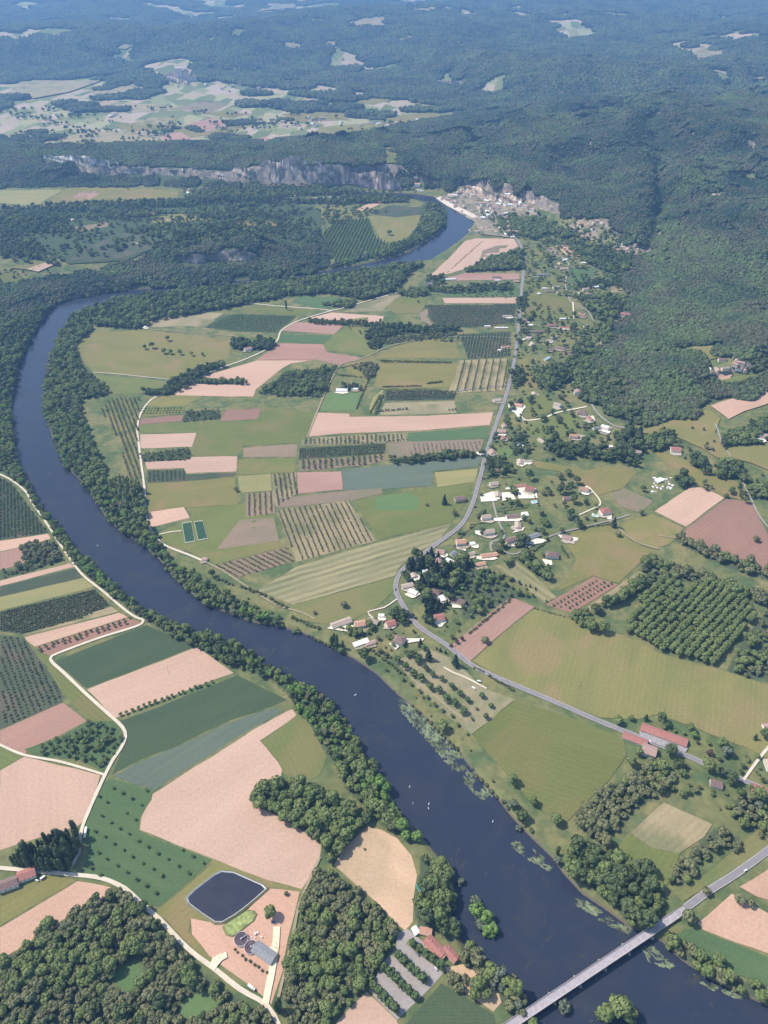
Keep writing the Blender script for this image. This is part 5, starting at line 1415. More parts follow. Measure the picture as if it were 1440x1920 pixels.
# x,y | length,width,angle | roof wall flags | label
HOUSES = """991,1011|44,10,-21|G b|long grey-roofed barn beside the lane below the villas
862,939|17,10,-8|B s|brown-roofed house left of the main road behind the dark conifer
927,884|15,8,-5|B s|brown-roofed house under dark trees right of the main road
975,868|13,10,80|T w|white-walled house above the large round dark tree
989,866|15,6,0|T w|low white wing beside the white-walled house
926,909|14,9,-8|T w|tan-roofed house at the top of the villa row
971,913|27,7,-6|R c|long red-roofed building topmost in the villa row
993,920|15,11,10|R c|broad red-roofed villa beside the light blue pool
933,929|12,10,75|T c|tan-roofed villa between two cream courtyards
911,973|15,9,-5|T w|tan-roofed villa left of the narrow villa lane
961,970|20,9,-4|B w|brown-roofed villa right of the narrow villa lane
984,966|10,9,-5|W w f|white flat-roofed annexe beside the brown villa
916,1001|17,9,-8|T w|tan-roofed villa with a large cream terrace
971,987|13,9,80|T w|tan-roofed villa at the end of the cream drive
957,1016|18,8,-20|B c|brown-roofed house left of the long barn
864,1020|14,10,-5|O w|orange-roofed house with a white terrace below the bend
886,1021|8,6,-10|W w f|small white outbuilding beside the orange-roofed house
825,1037|13,10,10|P w|pink-roofed house inside the road bend
917,1043|25,8,-8|O c|long orange-roofed house at the striped field
900,1060|16,7,-12|O b|red-orange barn at the corner of the orchard garden
1062,1010|14,9,12|P w|pink-roofed house with white walls on the lane
1035,1044|18,10,5|B w h|brown hipped villa with a white terrace inside hedges
1094,921|15,9,8|O w|tan-red house at the top of the curving drive
1064,936|14,8,0|B c|brown-roofed house among dark trees left of the drive
1134,962|16,12,-10|R w h|red hipped villa beside the pale green pool
823,1054|12,8,70|P w|pink-roofed house above the dark garden trees
841,1052|9,5,25|W w f|small white flat roof among the dark garden trees
776,1081|8,8,60|T w|white-walled house beside the main road
797,1073|8,6,-10|W w f|white shed behind the roadside trees
764,1100|16,8,-12|T s|tan-roofed house inside the hedge at the bend
774,1112|13,8,20|W w f|white roof at the lower side of the bend
817,1112|13,10,15|B w h|dark brown hipped house in the middle of the dark garden
829,1124|11,8,60|W w f|white terrace building next to the dark brown house
858,1131|19,8,12|B c|long brown roof beside the orchard garden
823,1162|13,11,-8|R w|pinky red house below the dark garden
733,1171|12,10,-15|R w|red-roofed house near the road bend
749,1204|15,12,15|B w h|grey-brown hipped villa with white terraces
640,1170|28,10,-20|T w|long tan-roofed building near the river landing
675,1174|14,10,-10|O w|orange-roofed house near the river landing
700,1167|14,8,20|T c|tan-roofed house between the orange and the red roofs
715,1156|8,5,0|W w f|small white building behind the tan-roofed house
677,1207|21,8,-20|W w f|white flat-roofed boathouse on the bank
695,1208|14,5,-20|P c|low pink-roofed shed next to the white boathouse
1244,1380|58,13,20|R w|longest red-roofed building beside the main road
1190,1388|27,9,20|R w|shorter red-roofed range across the yard
1216,1411|15,13,20|P w 2|pink-roofed tall house at the end of the yard
1342,1472|12,9,15|B w|small brown-roofed house in the gardens below the road
1431,1485|24,9,20|R w|red-roofed house at the right edge below the road
1440,1366|12,9,0|P w|pink-roofed house at the right edge of the big meadow
1442,1438|14,9,70|T w|pale house at the right edge above the road
815,1778|20,10,48|R w|large red-roofed restaurant by the river
826,1789|9,7,48|O w|orange-roofed extension of the restaurant
845,1790|15,8,48|R w|narrow red-roofed wing on the river side of the restaurant
798,1748|11,6,10|O w|small red-orange hut beside the white tent
52,1643|16,10,-20|R w|bright red-roofed farmhouse at the left edge
17,1661|18,10,-20|B w|brown-red farmhouse at the left edge
465,657|17,10,-15|P w|pink-roofed farmhouse alone beside the pale track
272,615|9,5,-30|W w f|tiny white hut at the corner of the pasture
460,540|42,8,0|W c f|long white building in the trees by the river
385,1050|7,5,10|P w|tiny pink-roofed hut on the track by the river
641,733|22,10,2|W w|white shed above the bright green plot
665,731|14,6,2|W w f|smaller white shed next to the white shed
932,752|16,8,-8|T w|tan-roofed house left of the main road
969,761|20,12,10|O w|orange-roofed house with a cream forecourt
1001,740|10,8,60|T c|tan-roofed house above the forecourt meadow
1045,762|14,10,20|T w|grey-tan house inside a round garden
1083,738|12,14,80|P w|pink-roofed house with white gable left of the lane end
1096,735|16,9,0|P w|pink-roofed house beside the white-gabled house
1153,734|13,9,0|P w|pink-roofed house in the wood right of the lane
1168,739|10,6,10|W w f|small white house right of the pink-roofed one in the wood
1090,777|18,12,5|B c h|brown-red hipped house where the lane forks
1106,787|14,8,40|R w|red and white house on the bend of the drive
1134,802|14,9,15|W w f|upper white flat roof below the lane
1136,811|14,8,15|W w f|lower white flat roof below the lane
1118,805|12,8,-10|G w|grey-roofed house left of the white flat roofs
946,800|11,9,60|P w|pink-roofed house tight against the main road
940,812|15,10,0|P c|pink-brown roof below the first roadside house
943,823|10,8,60|R c|red-roofed house lowest in the roadside row
976,836|11,9,10|W w f|pale round-cornered building on the green
1015,828|14,8,30|T w|tan-roofed house beside the big garden tree
1075,821|15,9,5|O w|red-tan house behind the slim cypress
1090,820|12,9,10|T w|tan-roofed house right of the red-tan one
1131,837|16,8,10|B c|brown-roofed house above the big trees
1145,839|7,6,0|W w f|tiny white house beside the brown roof
923,849|12,9,70|P w|pink-roofed house at the road junction
903,849|11,8,0|G c|grey-roofed house left of the junction
1058,505|20,9,0|P c|pink-roofed farm range at the upper lane
1049,496|14,8,40|P s|pink-brown roof behind the farm range
1060,488|16,5,-10|W w f|white shed at the top of the upper lane
1043,502|12,8,20|B s|brown roof left of the farm range
997,511|10,12,70|G s|grey stone building right of the straight road
1018,516|30,5,0|G s|long grey roof right of the straight road
1006,521|14,7,0|G s|grey roof below the long grey one
1021,542|14,5,0|W w f|white low building above the brown strip
1042,541|16,9,-15|T w|white-walled tan-roofed house above the meadow
1030,548|22,6,0|B s|long brown roof beside the meadow
1010,552|8,6,0|W w f|little white house at the meadow's edge
1046,551|10,9,80|T w|tan gable house next to the white-walled one
1080,552|7,9,80|W w f|left one of the twin white roofs
1088,552|7,9,80|W w f|right one of the twin white roofs
1098,545|15,9,0|P w|pink-roofed house right of the twin white roofs
1118,539|22,7,-8|W w|long white terrace of houses
1104,553|12,8,10|P c|pink-roofed house below the terrace
1137,553|12,5,0|W w f|white strip building at the tan field
1147,551|8,8,30|W w f|white house at the right end of the tan field
1090,588|12,8,-20|R c|red-roofed house beside the cream drive
1094,594|12,8,10|R w|lower red-roofed house beside the cream drive
1172,592|22,12,5|R w 2|big red-roofed house alone on the wooded slope
1058,599|21,5,0|W w f|long white roof at the foot of the meadow
985,604|17,7,75|P c|pink roof beside the straight road
995,611|6,10,80|W w f|white narrow building by the orchard road
1035,613|19,9,0|R s|red-brown roof above the long farm roofs
1061,616|34,8,3|R c|long bright red farm roof
1008,623|40,8,-2|B s|long brown farm roof on the lane
1038,632|11,11,-10|P w|pink-roofed farmhouse with a white gable
991,635|9,6,0|W w f|white van-like shed by the road junction
982,638|7,4,0|W w f|low white shed by the road junction
998,646|11,8,60|T w|tan roof among the orchard gardens
1030,640|13,8,0|T w|tan-roofed house among the orchard gardens
1051,654|22,11,10|B s h|broad brown-red farmhouse above the blue roof
1034,657|12,9,0|B c|brown-roofed wing of the farm above the blue roof
1067,663|18,6,0|B s|low brown roof at the farm
1091,654|14,7,-55|T w|tan-roofed house at the edge of the wood
1100,612|9,6,-30|W w f|white cottage by the upper lane
1026,674|19,6,-30|L w f|light blue roof among the trees
1165,519|12,5,0|W w f|white roof under the forest edge
1094,494|14,6,0|W w f|white bungalow between hedges
1185,532|9,6,20|W w f|little white house in the hillside wood
841,525|44,9,-3|W c|long pale barn at the pink field
830,538|42,9,4|P s|long pink-brown barn below the pale one
807,535|16,9,0|G s|grey-brown roof among trees
875,540|14,8,0|T w|tan house with white walls below the barns
931,521|24,7,2|B c|long brown roof by the straight road
933,527|14,5,0|W w f|white wall building under the long brown roof
968,529|14,8,0|P s|pink-brown roof close to the straight road
783,544|10,5,0|W w f|white shed near the river meadow
951,594|22,7,0|T c|tan roof left of the straight road
940,616|30,4,0|W w f|long white greenhouse-like roof on the lane
914,613|14,4,0|W w f|grey-white roof left of the long white one
809,622|12,3,0|W w f|white strip roof by the central farm
948,652|20,8,-5|O w|red-tan house above the pale plantation
938,658|10,5,0|W w f|white wing below the red-tan house
992,634|10,8,0|P w|pink-roofed house near the junction
1193,851|15,9,10|P w|pink-roofed house in the meadow's dark trees
1266,846|17,12,5|R w|red-roofed house between two copses
1230,785|11,7,0|W w f|white house at the forest foot
1214,784|10,7,0|P w|pink house at the forest foot
1226,663|12,9,30|G w|pale house at the top of the forest ride
1245,656|7,6,0|W w f|little white house by the forest ride
1435,818|22,10,0|T w|tan farmhouse at the right edge below the wood
1425,826|18,4,10|W w f|low pale wall building at the right edge
783,349|20,12,0|O w 3|tall manor beyond the river bend
788,358|26,5,8|W w f|white terrace wall of the manor
289,404|17,9,20|R w|bright red-roofed house on the low plateau
728,282|16,9,-5|R w|red-roofed house on the cliff-top meadow
1236,902|14,9,-20|W w f|white shed in the stone yard
1430,752|3,3,0|W w f|x
885,1040|9,6,-15|T w|small tan house right of the conifers
850,1040|10,7,-30|G w|grey-roofed house among the garden trees"""
def yard(px, py, L, Wd):
    rr = random.Random(int(px*7+py*3))
    if py < 560 or py > 1340 or rr.random() < .15: return
    x, y, z = A(px, py); n = 11; a0 = rr.random()*6; ox, oy = rr.uniform(-4, 4), -Wd*.55+rr.uniform(-3, 2)
    p = np.array([(x+ox+(L*.62+3)*rr.uniform(.6, 1.1)*math.cos(2*math.pi*i/n+a0), y+oy+(Wd*.6+3)*rr.uniform(.55, 1.1)*math.sin(2*math.pi*i/n+a0)) for i in range(n)])
    k = rr.choice(['cream', 'tan', 'earthy']); c = {'cream': (.76, .68, .54), 'tan': (.48, .40, .31), 'earthy': (.33, .28, .19)}[k]
    sheet('yard', p, plain('yard_'+k, c, .95, .14, .25), 1.62+rr.random()*.12, amp=.8, seed=int(px))
COURTS = ["900,930 925,922 932,940 902,942", "940,925 960,923 967,937 942,940", "970,920 980,918 1005,917 1008,935 972,936", "890,996 912,996 930,1007 915,1010 892,1002", "967,995 984,989 980,996 960,1000",
 "900,972 924,973 950,970 975,974 975,978 927,978 902,976", "852,1022 872,1027 874,1034 857,1030", "1045,1003 1085,1010 1082,1015 1060,1018", "953,754 975,758 985,762 978,775 982,790 975,788 965,775 953,768", "760,1198 795,1198 793,1202 764,1207", "729,1207 740,1207 749,1213 742,1220",
 "1100,783 1112,780 1116,790 1104,790", "1016,1049 1034,1052 1036,1060 1024,1062", "1090,914 1102,912 1106,918 1096,922", "1140,962 1148,962 1146,975 1138,974", "1198,1372 1225,1380 1290,1404 1285,1412 1235,1398 1200,1385"]
def build_houses():
    for k, s_ in enumerate(COURTS): sheet('courtyard', wpoly(s_), plain('courtyard_stone', (.78, .71, .58), .95, .12, .3) if k < 15 else plain('yard_tar', (.34, .31, .30)), 1.50+.008*k, amp=.8, seed=k)
    for row in HOUSES.split('\n'):
        a, b, c, lab = row.split('|')
        if lab == 'x': continue
        px, py = map(float, a.split(',')); L, Wd, ang = map(float, b.split(',')); fl = c.split()
        st = 1
        for t in fl[2:]:
            if t.isdigit(): st = int(t)
        if L*Wd > 130 and st == 1 and 'f' not in fl: st = 2 if L < 20 else 1
        cat = 'house'
        if any(k in lab for k in ('shed', 'barn', 'farm roof', 'outbuilding', 'hut', 'boathouse')): cat = 'barn' if 'barn' in lab or 'farm' in lab else 'shed'
        if L < 34: L *= 1.15; Wd *= 1.15
        yard(px, py, L, Wd)
        house(px, py, L, Wd, ang, fl[0], fl[1], lab, cat, st, 'h' in fl[2:], 'f' in fl[2:], name=cat)
    cluster_houses()
FAR = []
def cluster_houses():
    """the far villages: every house placed on its own"""
    V = [("cliff village by the river", 'P', 3, 66, "826,374 845,366 862,360 880,352 905,358 940,362 960,366 1000,384 1012,392 1008,400 975,392 955,402 962,418 985,432 975,440 950,436 925,424 900,410 884,405 850,388"),
         ("cliff village by the river", 'W', 2, 9, "940,425 965,430 985,440 960,446 930,440 900,436 870,440 880,428"),
         ("forest-edge hamlet", 'B', 2, 24, "1066,420 1085,402 1110,412 1148,418 1140,446 1112,452 1090,446 1075,432"),
         ("hamlet right of the forest-edge hamlet", 'P', 2, 14, "1150,462 1165,458 1200,458 1222,468 1214,476 1180,478 1160,474"),
         ("hamlet above the pink field", 'P', 2, 13, "1322,700 1345,668 1372,660 1392,680 1404,700 1380,704 1350,702"),
         ("far riverside village", 'T', 1, 26, "348,352 400,350 470,352 560,356 600,352 620,366 560,372 480,372 400,370 350,362"),
         ("village under the far cliffs", 'P', 2, 22, "655,335 690,336 740,346 764,352 760,358 720,358 680,350"),
         ("hamlet on the low plateau", 'T', 1, 9, "118,412 160,405 205,408 260,400 300,418 330,412 320,424 200,414 130,418"),
         ("hamlet beside the far fields", 'T', 1, 22, "430,240 480,225 560,215 640,222 700,232 740,228 820,212 800,226 720,240 600,238 520,250 460,255"),
         ("far village below the castle", 'T', 1, 16, "270,148 330,150 420,158 520,166 600,172 640,182 560,178 420,172 300,160"),
         ("far hamlets left of the castle", 'T', 1, 12, "100,200 160,196 220,215 260,212 200,224 120,214 20,290 40,282"),
         ("scattered farms among the far hills", 'T', 1, 40, "60,120 300,60 560,40 900,20 1000,60 880,110 800,90 700,150 560,100 300,110 60,125"),
         ("hamlets on the right-hand hills", 'T', 1, 9, "1325,362 1352,366 1405,320 1422,334 1385,268 1412,276 1350,370"),
         ("scattered farms on the far right hills", 'T', 1, 10, "1230,104 1300,95 1370,112 1440,148 1340,150 1060,160 1200,160 1160,120")]
    for vi, (where, main, st, n, poly) in enumerate(V):
        p = pts(poly); rr = random.Random(vi*17+2); sp = []
        tries = 0
        while len(sp) < n and tries < 4000:
            tries += 1; x = rr.uniform(p[:, 0].min(), p[:, 0].max()); y = rr.uniform(p[:, 1].min(), p[:, 1].max())
            md = 7.2 if y > 300 else 6
            if not inside(np.array(x), np.array(y), p) or any((x-a)**2+((y-b)*1.7)**2 < md**2 for a, b in sp): continue
            sp.append((x, y))
        sp.sort(key=lambda q: q[0]); used = {}
        for i, (x, y) in enumerate(sp):
            rf = rr.choice([main, main, main, 'P', 'T', 'B', 'W'][:7]); wl = rr.choice(['w', 'c', 'c', 's'] if main != 'W' else ['w'])
            far = y < 300; L = rr.uniform(11, 19)*(1.5 if far else 1); Wd = rr.uniform(7.5, 10)*(1.4 if far else 1)
            if vi == 0: L *= 1.3; Wd *= 1.25; wl = rr.choice(['w', 'w', 'c'])
            k = (ROOF[rf][1], WALL[wl][1]); used[k] = used.get(k, 0)+1
            s = max(1, min(3, st+rr.choice([-1, 0, 0]))); size = {1: 'low', 2: '', 3: 'tall'}[s]
            lab = ('%s %s-roofed house with %s walls in the %s, number %d of its kind from the left' % (size, k[0], k[1], where, used[k])).strip()
            lab = ' '.join(lab.split()[:16]) if len(lab.split()) <= 16 else '%s-roofed %s house in the %s, %s such from the left' % (k[0], k[1], where, ordinal(used[k]))
            lab = '%s%s-roofed %s house in the %s, %s from left' % (size+' ' if size else '', k[0], k[1], where, ordinal(used[k]))
            if far: FAR.append((x, y, L, Wd, rr.random()*3.1, rf, wl)); continue
            house(x, y, L, Wd, rr.choice([-10, 0, 5, 25, 70, 85, 40]), rf, wl, lab, 'house', s, False, rf == 'W' and rr.random() < .5, False, group='houses of the '+where)
    mb = MB(); mats = []
    for (x, y, L, Wd, rz, rf, wl) in FAR:
        X, Y, Z = A(x, y); M = Matrix.Translation((X, Y, Z)) @ Matrix.Rotation(rz, 4, 'Z'); me_ = house_meshes(L*1.25, Wd*1.25, rf, wl, False, 3)
        for m_, mt in ((me_[0], wall_mat(wl)), (me_[1], roof_mat(rf))):
            if mt not in mats: mats.append(mt)
            b = len(mb.v); mb.v += [tuple(M @ v.co) for v in m_.vertices]
            for p in m_.polygons: mb.f.append(tuple(b+i for i in p.vertices)); mb.mi.append(mats.index(mt))
    o = mb.obj('distant_houses', mats); o['kind'] = 'stuff'; tag(o, 'tiny pale houses scattered over the far valley and far hills', 'distant houses')
def ordinal(n):
    w = ['first', 'second', 'third', 'fourth', 'fifth', 'sixth', 'seventh', 'eighth', 'ninth', 'tenth', 'eleventh', 'twelfth', 'thirteenth', 'fourteenth', 'fifteenth', 'sixteenth', 'seventeenth', 'eighteenth', 'nineteenth', 'twentieth']
    return w[n-1] if n <= 20 else 'twenty-'+w[n-21]
# ------------------------------------------------------------------ cliffs
def cliff(line_px, hts, label, seed, depth=26, tone=(.50, .385, .31)):
    """a rock wall standing on the slope: buttresses, fissures, ledges; thick body behind"""
    key = 'cliff_%02d' % seed
    m, nt, b = new_mat(key); geo = N(nt, 'ShaderNodeNewGeometry')
    mp = N(nt, 'ShaderNodeMapping'); mp.inputs['Scale'].default_value = (1, 1, .22); nt.links.new(geo.outputs['Position'], mp.inputs['Vector'])
    f = noise_fac(nt, 1/11, .38, .62, 6, mp.outputs[0], .5); f2 = noise_fac(nt, 1/26, .46, .60, 4, geo.outputs['Position'])
    col = mixc(nt, f, tone, tuple(v*.48 for v in tone)); col = mixc(nt, mul(nt, f2, .75), col, (.105, .11, .085))
    sep = N(nt, 'ShaderNodeSeparateXYZ'); nt.links.new(geo.outputs['Normal'], sep.inputs[0])
    r = N(nt, 'ShaderNodeMapRange'); r.inputs[1].default_value = .55; r.inputs[2].default_value = .8; nt.links.new(sep.outputs[2], r.inputs[0])
    col = mixc(nt, r.outputs[0], col, (.06, .085, .045)); nt.links.new(col, b.inputs['Base Color']); b.inputs['Roughness'].default_value = 1
    ln = wpoly(line_px); hts = np.array(hts, float)
    d = np.r_[0, np.cumsum(np.hypot(*np.diff(ln, axis=0).T))]; n = max(12, int(d[-1]/4.5)); s = np.linspace(0, d[-1], n)
    X = np.interp(s, d, ln[:, 0]); Y = np.interp(s, d, ln[:, 1]); Hh = np.interp(s, d, hts)
    tx, ty = np.gradient(X), np.gradient(Y); q = np.hypot(tx, ty); nx, ny = -ty/q, tx/q      # towards the hill (away from the camera)
    sg = np.where(ny > 0, 1, -1); nx, ny = nx*sg, ny*sg
    Z0 = np.array([float(hgt(a, b))-6 for a, b in zip(X, Y)]); kz = 9; Z0 = np.convolve(np.pad(Z0, kz, 'edge'), np.ones(2*kz+1)/(2*kz+1), 'valid')
    K = 14; vs = []; fs = []; c0 = (float(X[n//2]), float(Y[n//2]), float(hgt(X[n//2], Y[n//2])))
    for k in range(K+2):
        for i in range(n):
            z0 = Z0[i]-4
            if k <= K:
                t = k/K; H_ = Hh[i]*(.72+.50*float(fbm(np.array(s[i]/70), np.array(seed*9.), 3)))
                but = (float(fbm(np.array(s[i]/21), np.array(seed*3.+t*.5), 3))-.5)*17; fis = (float(fbm(np.array(s[i]/6.), np.array(seed+t*1.1), 2))-.5)*5
                led = 2.2*math.sin(t*9+s[i]/23)+1.8*t*4; o = but+fis+led
                vs.append((X[i]+nx[i]*o-c0[0], Y[i]+ny[i]*o-c0[1], z0+t*(H_+6)-c0[2]))
            else:
                a = vs[K*n+i]; o = depth; vs.append((a[0]+nx[i]*o, a[1]+ny[i]*o, a[2]-10))
    for k in range(K+1):
        for i in range(n-1): a = k*n+i; fs.append((a, a+1, a+1+n, a+n))
    for e in (0, n-1): fs.append(tuple(k*n+e for k in range(K+2)) if e else tuple(k*n+e for k in reversed(range(K+2))))
    me = mesh_from('cliff', vs, fs, m, False); o = structure(mobj('cliff', me, c0)); o['label'] = label; return o
CLIFFS = [
 ("478,336 505,340 530,338 552,333 575,335 600,338 628,342", [40, 84, 74, 92, 72, 80, 40], 'tall pale rock face in the middle of the far spur', 1, 30, (.80, .62, .52)),
 ("436,322 460,328 480,330", [18, 36, 34], 'low broken rock left of the tall face', 2, 26, (.76, .62, .52)),
 ("640,340 668,346 700,354 728,358 752,358", [26, 62, 66, 60, 26], 'pink rock face above the village under the cliffs', 3, 28, (.78, .57, .50)),
 ("82,298 110,304 140,308 170,313 200,315 222,312", [20, 30, 34, 40, 34, 22], 'low pale cliff band at the far left', 4, 26, (.82, .74, .66)),
 ("860,362 885,368 915,378 945,380 975,384", [22, 44, 34, 34, 26], 'orange-pink cliff above the riverside village', 5, 22, (.80, .60, .46)),
 ("985,374 1012,384 1040,398", [20, 36, 16], 'pink cliff at the right end of the riverside village', 6, 22, (.78, .58, .50)),
 ("338,492 370,495 388,492", [14, 32, 22], 'rock face on the wooded bluff', 7, 20, (.50, .42, .36)),
 ("428,488 460,492 484,486", [18, 38, 18], 'right-hand rock face on the wooded bluff', 8, 20, (.52, .43, .37)),
 ("230,322 262,325 300,326 345,328 390,329 436,330", [20, 26, 18, 24, 18, 26], 'low rock band linking the far cliffs', 12, 20, (.70, .60, .52)),
 ("780,152 820,158 880,160", [16, 34, 18], 'dim rock band on the far hills', 9, 26, (.40, .34, .31)),
 ("296,152 330,156 350,160", [24, 46, 28], 'rock under the far castle', 10, 26, (.70, .54, .43)),
 ("380,132 430,134 480,138", [18, 28, 16], 'rock band right of the far castle', 11, 26, (.60, .50, .45))]
CLIFF_LINES += [c[0] for c in CLIFFS]
def build_cliffs():
    for s, h, lab, seed, dep, tone in CLIFFS: cliff(s, h, lab, seed, dep, tone)
# ------------------------------------------------------------------ bridge
def build_bridge():
    ax, ay = P0(1262, 1719, 3.0); bx, by = P0(936, 1936, 3.0); ax, ay, bx, by = map(float, (ax, ay, bx, by))
    L = math.hypot(bx-ax, by-ay); rz = math.atan2(by-ay, bx-ax); Wd = 8.2; T = 3.0
    st = plain('bridge_stone', (.36, .32, .28), .95, .15, .6); dk = plain('bridge_deck', (.40, .36, .37), .9, .10, .3); pv = plain('bridge_pavement', (.48, .44, .44), .9, .10, .4)
    o = empty('bridge', (ax, ay, 0), rz); tag(o, 'long straight grey road bridge on stone piers crossing the river', 'bridge')
    d = MB(); d.box(-6, L+6, -Wd/2, Wd/2, T-.9, T-.02); d.obj('deck', dk, parent=o)
    for s in (-1, 1):
        k = MB(); k.box(-6, L+6, min(s*2.9, s*(Wd/2-.31)), max(s*2.9, s*(Wd/2-.31)), T-.017, T+.14); k.obj('pavement', pv, parent=o)
        p = MB(); y0 = s*(Wd/2-.15)
        p.box(-6, L+6, y0-.15, y0+.15, T-.015, T+.95); p.box(-6, L+6, y0-.24, y0+.24, T+.953, T+1.10)
        p.obj('parapet', plain('parapet_stone', (.38, .33, .32), .9), parent=o)
    npier = 7; span = L/npier
    for i in range(1, npier):
        x = i*span; m = MB(); hw = 1.35
        m.box(x-hw, x+hw, -Wd/2+.1, Wd/2-.1, -9, T-1.75)
        for s in (-1, 1):     # cutwaters
            y0 = s*(Wd/2-.1); tip = s*(Wd/2+2.4); z0, z1 = -9, -.4
            A_ = [(x-hw-.1, y0, z0), (x+hw+.1, y0, z0), (x, tip, z0)]; B_ = [(x-hw-.1, y0, z1), (x+hw+.1, y0, z1), (x, tip, z1)]
            for a, b in ((0, 1), (1, 2), (2, 0)): m.face([A_[a], A_[b], B_[b], B_[a]] if s < 0 else [A_[b], A_[a], B_[a], B_[b]])
            c = (x, s*(Wd/2-.1), z1+1.3)
            for a, b in ((0, 2), (2, 1)): m.face([B_[a], B_[b], c])
        m.box(x-hw-.3, x+hw+.3, -Wd/2-.2, Wd/2+.2, T-1.747, T-1.35)
        m.obj('pier', st, parent=o)
    for s in (-1, 1):          # arched spandrels between the piers
        y0, y1 = s*(Wd/2-.35), s*(Wd/2-.05); y0, y1 = min(y0, y1), max(y0, y1)
        for i in range(npier):
            g = MB()
            a = i*span+(1.36 if i else 0); b = (i+1)*span-(1.36 if i < npier-1 else 0); n = 14
            zz = lambda t: T-1.3-2.1*(2*t-1)**4
            for k in range(n):
                t0, t1 = k/n, (k+1)/n; xa, xb = a+(b-a)*t0, a+(b-a)*t1
                for y in (y0, y1):
                    q = [(xa, y, zz(t0)), (xb, y, zz(t1)), (xb, y, T-.903), (xa, y, T-.903)]; g.face(q if y == y0 else q[::-1])
                g.face([(xa, y0, zz(t0)), (xa, y1, zz(t0)), (xb, y1, zz(t1)), (xb, y0, zz(t1))])
            g.obj('spandrel', st, parent=o)
    for e, x in ((0, -7), (1, L-3)):
        m = MB(); m.box(x, x+10, -Wd/2+.2, Wd/2-.2, -9, T-.91); m.obj('abutment', st, parent=o)
    # the road on from both ends
    for (x0, x1, z1) in ((-6, -19, 1.05), (L+6, L+60, 2.6)):
        m = MB(); a0 = (x0, -Wd/2+.4); c = math.cos(rz); s = math.sin(rz); P_ = []
        P_ = [(x0, -3.6, T-.03), (x1, -3.6, z1), (x1, 3.6, z1), (x0, 3.6, T-.03), (x0, -6, -.5), (x1, -5, -.5), (x1, 5, -.5), (x0, 6, -.5)]
        m.face([P_[0], P_[1], P_[2], P_[3]]); m.face([P_[4], P_[5], P_[1], P_[0]], 1); m.face([P_[3], P_[2], P_[6], P_[7]], 1)
        ob = m.obj('road_embankment', [dk, plain('verge', (.15, .17, .08))], (ax, ay, 0), rz); structure(ob)
